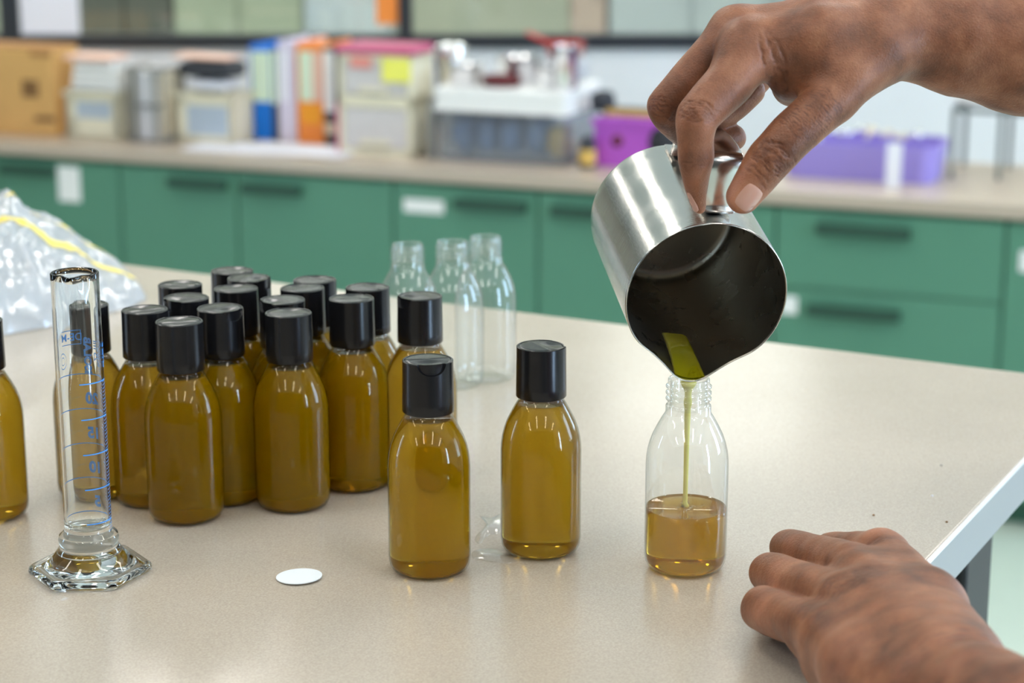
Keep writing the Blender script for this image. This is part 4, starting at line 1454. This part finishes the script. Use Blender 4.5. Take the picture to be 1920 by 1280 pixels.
def make_hand(name, palm, fingers, extra, creases, pale, parent, lo, hi, vox=.0008, kp=.010, kf=.006, label=None):
    import openvdb
    fld = Field(lo, hi, vox)
    Gp = fld.new()
    for ch in palm: fld.chain(Gp, ch, kp)
    Gf = None
    for f in fingers:
        g = fld.new(); fld.chain(g, catmull(f, 8), .0003)
        Gf = g if Gf is None else smin(Gf, g, .0011)
    G = smin(Gp, Gf, kf)
    for p, r, k in extra: fld.cap(G, p, r, np.array(p) + 1e-5, r, k)
    # soften
    for _ in range(2):
        for a in range(3):
            G = (np.roll(G, 1, a) + 2 * G + np.roll(G, -1, a)) / 4
    grid = openvdb.FloatGrid(.03)
    grid.copyFromArray(G.astype(np.float32))
    pts, tri, quad = grid.convertToPolygons(0.0)
    pts = pts * vox + fld.lo
    me = D.meshes.new(name)
    fc = [tuple(int(i) for i in q) for q in quad] + [tuple(int(i) for i in q) for q in tri]
    me.from_pydata(pts.tolist(), [], fc)
    me.update()
    bm = bmesh.new(); bm.from_mesh(me); bmesh.ops.recalc_face_normals(bm, faces=bm.faces); bm.to_mesh(me); bm.free()
    nv = len(me.vertices)
    co = np.empty(nv * 3, np.float32); me.vertices.foreach_get('co', co); co = co.reshape(-1, 3).astype(float)
    no = np.empty(nv * 3, np.float32); me.vertices.foreach_get('normal', no); no = no.reshape(-1, 3)
    cen = co.mean(0)
    disp = np.zeros(nv); cr = np.zeros(nv); pl = np.zeros(nv)
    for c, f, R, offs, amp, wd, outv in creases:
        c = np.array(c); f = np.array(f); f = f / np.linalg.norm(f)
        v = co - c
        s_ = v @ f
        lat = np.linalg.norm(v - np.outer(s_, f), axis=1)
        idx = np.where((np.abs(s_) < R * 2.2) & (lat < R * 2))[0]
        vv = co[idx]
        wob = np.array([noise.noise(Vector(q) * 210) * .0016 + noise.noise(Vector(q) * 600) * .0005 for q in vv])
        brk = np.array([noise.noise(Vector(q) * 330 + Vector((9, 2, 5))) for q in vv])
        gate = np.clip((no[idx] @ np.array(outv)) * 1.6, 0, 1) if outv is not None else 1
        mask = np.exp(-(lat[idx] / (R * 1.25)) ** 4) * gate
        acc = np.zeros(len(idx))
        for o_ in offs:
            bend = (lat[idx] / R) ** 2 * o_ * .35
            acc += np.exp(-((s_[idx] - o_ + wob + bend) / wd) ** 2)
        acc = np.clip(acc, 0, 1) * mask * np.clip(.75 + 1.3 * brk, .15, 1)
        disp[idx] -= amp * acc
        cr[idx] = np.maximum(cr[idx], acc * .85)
    for c, R, a in pale:
        dd = np.linalg.norm(co - np.array(c), axis=1)
        pl = np.maximum(pl, a * np.exp(-(dd / R) ** 2))
    # broad lumps under the skin
    nn = np.array([noise.noise(Vector(p) * 75) for p in co[::1]]) if nv < 400000 else np.zeros(nv)
    disp += nn * .0006
    co2 = co + no * disp[:, None]
    me.vertices.foreach_set('co', co2.astype(np.float32).ravel())
    me.polygons.foreach_set('use_smooth', [True] * len(me.polygons))
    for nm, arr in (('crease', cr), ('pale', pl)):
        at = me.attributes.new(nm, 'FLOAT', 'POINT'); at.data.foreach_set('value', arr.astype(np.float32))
    me.update()
    me.materials.append(M['skin'])
    o = D.objects.new(name, me); COL.objects.link(o); o.parent = parent
    if label: o['label'] = label
    return o


def add_nail(hand, centre, axis, length, width, d0, toward=None, lift=.0004):
    """a fingernail laid on the skin; centre and axis are picture directions"""
    from mathutils.bvhtree import BVHTree
    me = hand.data
    bvh = BVHTree.FromPolygons([v.co for v in me.vertices], [p.vertices for p in me.polygons])
    ax = np.array(axis, float); ax /= np.linalg.norm(ax); sd = np.array([-ax[1], ax[0]])
    ppm = F / d0
    nu, nv = 14, 10
    V = []
    dirv = toward if toward is not None else None
    for i in range(nu + 1):
        for j in range(nv + 1):
            u, v = 2 * i / nu - 1, 2 * j / nv - 1
            wdt = width / 2 * (1 - .25 * max(0, abs(u)) ** 3)
            end = math.sqrt(max(0, 1 - (abs(v) ** 2.5) * .35))
            x = centre[0] + ppm * (ax[0] * u * length / 2 * end + sd[0] * v * wdt)
            y = centre[1] + ppm * (ax[1] * u * length / 2 * end + sd[1] * v * wdt)
            st = Vector(Pd(x, y, d0 - .06)); en = Vector(Pd(x, y, d0 + .06)); dr = (en - st).normalized()
            hit = bvh.ray_cast(st, dr, .14)
            if hit[0] is None:
                V.append(V[-1] if V else st + dr * .06); continue
            edge = 1 - max(abs(u), abs(v)) ** 6
            V.append(hit[0] - dr * (lift * edge - .0004 * (1 - edge)))
    Fc = []
    for i in range(nu):
        for j in range(nv): Fc.append((i * (nv + 1) + j, i * (nv + 1) + j + 1, (i + 1) * (nv + 1) + j + 1, (i + 1) * (nv + 1) + j))
    o = mesh_obj('fingernail', V, Fc, M['nail'], hand)
    return o


K = .001
person = empty('person', (.30, .98, TZ)); tag(person, 'person with bare brown forearms at the right, one hand pouring, the other a resting fist', 'person')
# inverse parent offset is avoided: vertices are made relative to the person's origin below
# --- pouring right hand
P = lambda x, y, d, r: (Pd(x, y, d), r * K)
index = [P(1402, 92, .987, 14), P(1369, 152, .981, 12.4), P(1309, 216, .974, 10.7), P(1304, 256, .978, 9.1), P(1305, 298, .984, 8.7), P(1304, 345, .993, 5.9), P(1308, 372, .998, 4.4), P(1312, 390, 1.0, 3.2)]
middle = [P(1381, 62, 1.003, 13), P(1333, 112, 1.003, 11.8), P(1249, 200, 1.006, 9.6), P(1282, 243, 1.026, 8.6), P(1322, 270, 1.046, 7.8), P(1374, 258, 1.050, 7.2)]
ring = [P(1395, 70, 1.024, 12.5), P(1300, 165, 1.034, 9.2), P(1352, 214, 1.046, 8.0), P(1410, 171, 1.044, 7.0)]
pinky = [P(1425, 88, 1.042, 11.5), P(1352, 150, 1.056, 8.5), P(1385, 185, 1.066, 7.5), P(1425, 150, 1.066, 6.5)]
thumb = [P(1640, 92, .985, 16), P(1562, 184, .976, 12.6), P(1492, 246, .972, 11.6), P(1444, 297, .973, 11.2), P(1415, 338, .977, 9.8), P(1393, 368, .981, 8.7)]
palm = [
    [P(1402, 92, .987, 14), P(1540, 75, .985, 16), P(1690, 62, .992, 19)],
    [P(1381, 62, 1.003, 13), P(1540, 50, 1.0, 15), P(1690, 48, 1.002, 20)],
    [P(1395, 70, 1.024, 12.5), P(1700, 52, 1.012, 19)],
    [P(1425, 88, 1.042, 11.5), P(1700, 62, 1.022, 17)],
    [P(1482, 150, .992, 10.5), P(1560, 140, .985, 15), P(1650, 98, .988, 17)],
    [P(1488, 160, 1.008, 11), P(1600, 110, 1.01, 16)],
    [P(1690, 58, 1.002, 21), P(1745, 62, 1.002, 22.5), P(1800, 72, 1.002, 27), P(1920, 86, 1.005, 33), P(2060, 92, 1.01, 36), P(2440, 70, 1.03, 43)],
]
# index web
out_cam = -FW
cre = [
    (Pd(1304, 206, .965), Pd(1300, 240, .97) - Pd(1320, 170, .97), .0095, (-.0050, -.0036, -.0020, -.0006, .0007, .0022, .0037, .0056), .0008, .00045, out_cam),
    (Pd(1292, 308, .975), Pd(1296, 330, .97) - Pd(1296, 290, .97), .009, (-.001, .0012), .0003, .0005, None),
    (Pd(1240, 203, .997), Pd(1235, 226, 1.0) - Pd(1262, 168, 1.0), .010, (-.0048, -.003, -.0015, .0001, .0016, .0034), .0007, .00045, out_cam),
    (Pd(1456, 302, .964), Pd(1410, 345, .97) - Pd(1470, 265, .97), .0115, (-.0070, -.0052, -.0036, -.0021, -.0007, .0008, .0025, .0042, .0062), .0009, .0005, out_cam),
    (Pd(1432, 338, .965), Pd(1400, 360, .97) - Pd(1450, 310, .97), .010, (-.001, .0016), .0004, .0005, out_cam),
    (Pd(1452, 112, .975), Pd(1500, 90, .97) - Pd(1430, 118, .97), .012, (-.0055, .0005, .0040), .0009, .0009, out_cam),
    (Pd(1470, 165, .978), Pd(1520, 150, .97) - Pd(1450, 170, .97), .012, (-.003, .0015), .0006, .0007, out_cam),
    (Pd(1520, 215, .965), Pd(1400, 340, .97) - Pd(1520, 215, .97), .015, tuple(i * .0017 for i in range(-8, 9)), .00018, .0004, out_cam),
]
pale = [(Pd(1388, 372, .972), .012, .9), (Pd(1318, 345, .985), .012, .5), (Pd(1435, 118, .975), .012, .3), (Pd(1335, 240, .965), .012, .35)]
lo = np.min([p for c in palm + [index, middle, ring, pinky, thumb] for p, r in c], axis=0) - .02
hi = np.max([p for c in palm + [index, middle, ring, pinky, thumb] for p, r in c], axis=0) + .03
hi[0] = Pd(2440, 90, 1.03)[0] + .047
lo[2] -= .02; hi[2] += .02; lo[1] -= .03; hi[1] += .03
h1 = make_hand('arm', palm, [index, middle, ring, pinky, thumb], [], cre, pale, None, lo, hi, vox=.0008, label='right hand pouring, thumb and fingers pinching the jug handle')
n1 = [add_nail(h1, (1404, 371), (-.62, .78), .0152, .0118, .975), add_nail(h1, (1296, 380), (.5, .87), .0125, .0045, .995)]

# --- resting left fist
P = lambda x, y, h, r: (Pz(x, y, TZ + h * K), r * K)
middle = [P(1595, 1062, 44, 12), P(1535, 1043, 35, 10.6), P(1479, 1027, 26, 9.9), P(1492, 1046, 12, 9.0), P(1540, 1070, 9.2, 8.6), P(1600, 1085, 9.4, 8)]
ring = [P(1575, 1122, 42, 12), P(1510, 1098, 33, 11.2), P(1446, 1075, 24, 10.8), P(1462, 1096, 12, 9.4), P(1520, 1120, 9.5, 8.6), P(1580, 1130, 9.4, 8)]
pinky = [P(1550, 1188, 36, 12), P(1488, 1162, 28, 11.4), P(1431, 1140, 21, 11), P(1448, 1158, 11, 9.2), P(1510, 1180, 9.4, 8.4), P(1570, 1180, 9.4, 8)]
index = [P(1655, 1044, 42, 13), P(1605, 1037, 36, 11), P(1556, 1032, 28, 9.4), P(1550, 1045, 13, 9.2), P(1600, 1065, 9.4, 8.6), P(1650, 1085, 9.4, 8)]
thumb = [P(1745, 1160, 30, 14), P(1680, 1100, 18, 11.5), P(1610, 1078, 22, 9.5)]
palm = [
    [P(1655, 1044, 42, 13), P(1738, 1142, 44, 16.5), P(1806, 1246, 48, 18)],
    [P(1612, 1078, 44, 13.5), P(1790, 1270, 50, 21)],
    [P(1590, 1135, 42, 13.5), P(1770, 1300, 48, 21)],
    [P(1560, 1195, 37, 13), P(1620, 1258, 38, 17), P(1730, 1330, 42, 21)],
    [P(1535, 1196, 26, 13.5), P(1585, 1238, 24, 17), P(1700, 1330, 28, 20)],
    [P(1620, 1100, 28, 14), P(1740, 1230, 32, 18)],
    [P(1785, 1296, 46, 24), P(1842, 1345, 50, 26), P(1920, 1388, 54, 28), P(2040, 1450, 60, 31), P(2240, 1570, 80, 35)],
]
up = np.array([0, 0, 1.0])
def PH(x, y, h): return Pz(x, y, TZ + h * K)
cre = [
    (PH(1640, 1010, 55), PH(1660, 1060, 50) - PH(1600, 1000, 50), .010, (-.002, .001, .004), .00022, .0007, None),
    (PH(1850, 1240, 60), PH(1900, 1290, 50) - PH(1820, 1230, 50), .03, (-.004, .002, .008), .0005, .0010, None),
    (PH(1560, 1085, 58), PH(1640, 1150, 55) - PH(1520, 1040, 50), .020, tuple(i * .0017 for i in range(-7, 8)), .00012, .00045, None),
]
pale = [(PH(1640, 1005, 52), .008, .6), (PH(1480, 1030, 34), .010, .35), (PH(1450, 1085, 32), .011, .4), (PH(1435, 1145, 28), .010, .3), (PH(1560, 1240, 40), .02, .25)]
allp = [p for c in palm + [index, middle, ring, pinky, thumb] for p, r in c]
lo = np.min(allp, axis=0) - .022; hi = np.max(allp, axis=0) + .035
hi[0] = Pz(2240, 1570, TZ + .08)[0] + .038
lo[2] = TZ - .003
h2 = make_hand('arm', palm, [index, middle, ring, pinky, thumb], [], cre, pale, None, lo, hi, vox=.0008, kf=.005, label='left hand resting on the table as a loose fist')
for h in (h1, h2):
    kids = [c for c in D.objects if c.parent == h]
    h.parent = person
    h.matrix_parent_inverse = person.matrix_world.inverted()
bpy.context.view_layer.update()
for h in (h1, h2):
    h.matrix_parent_inverse = Matrix.Translation(-Vector(person.location))
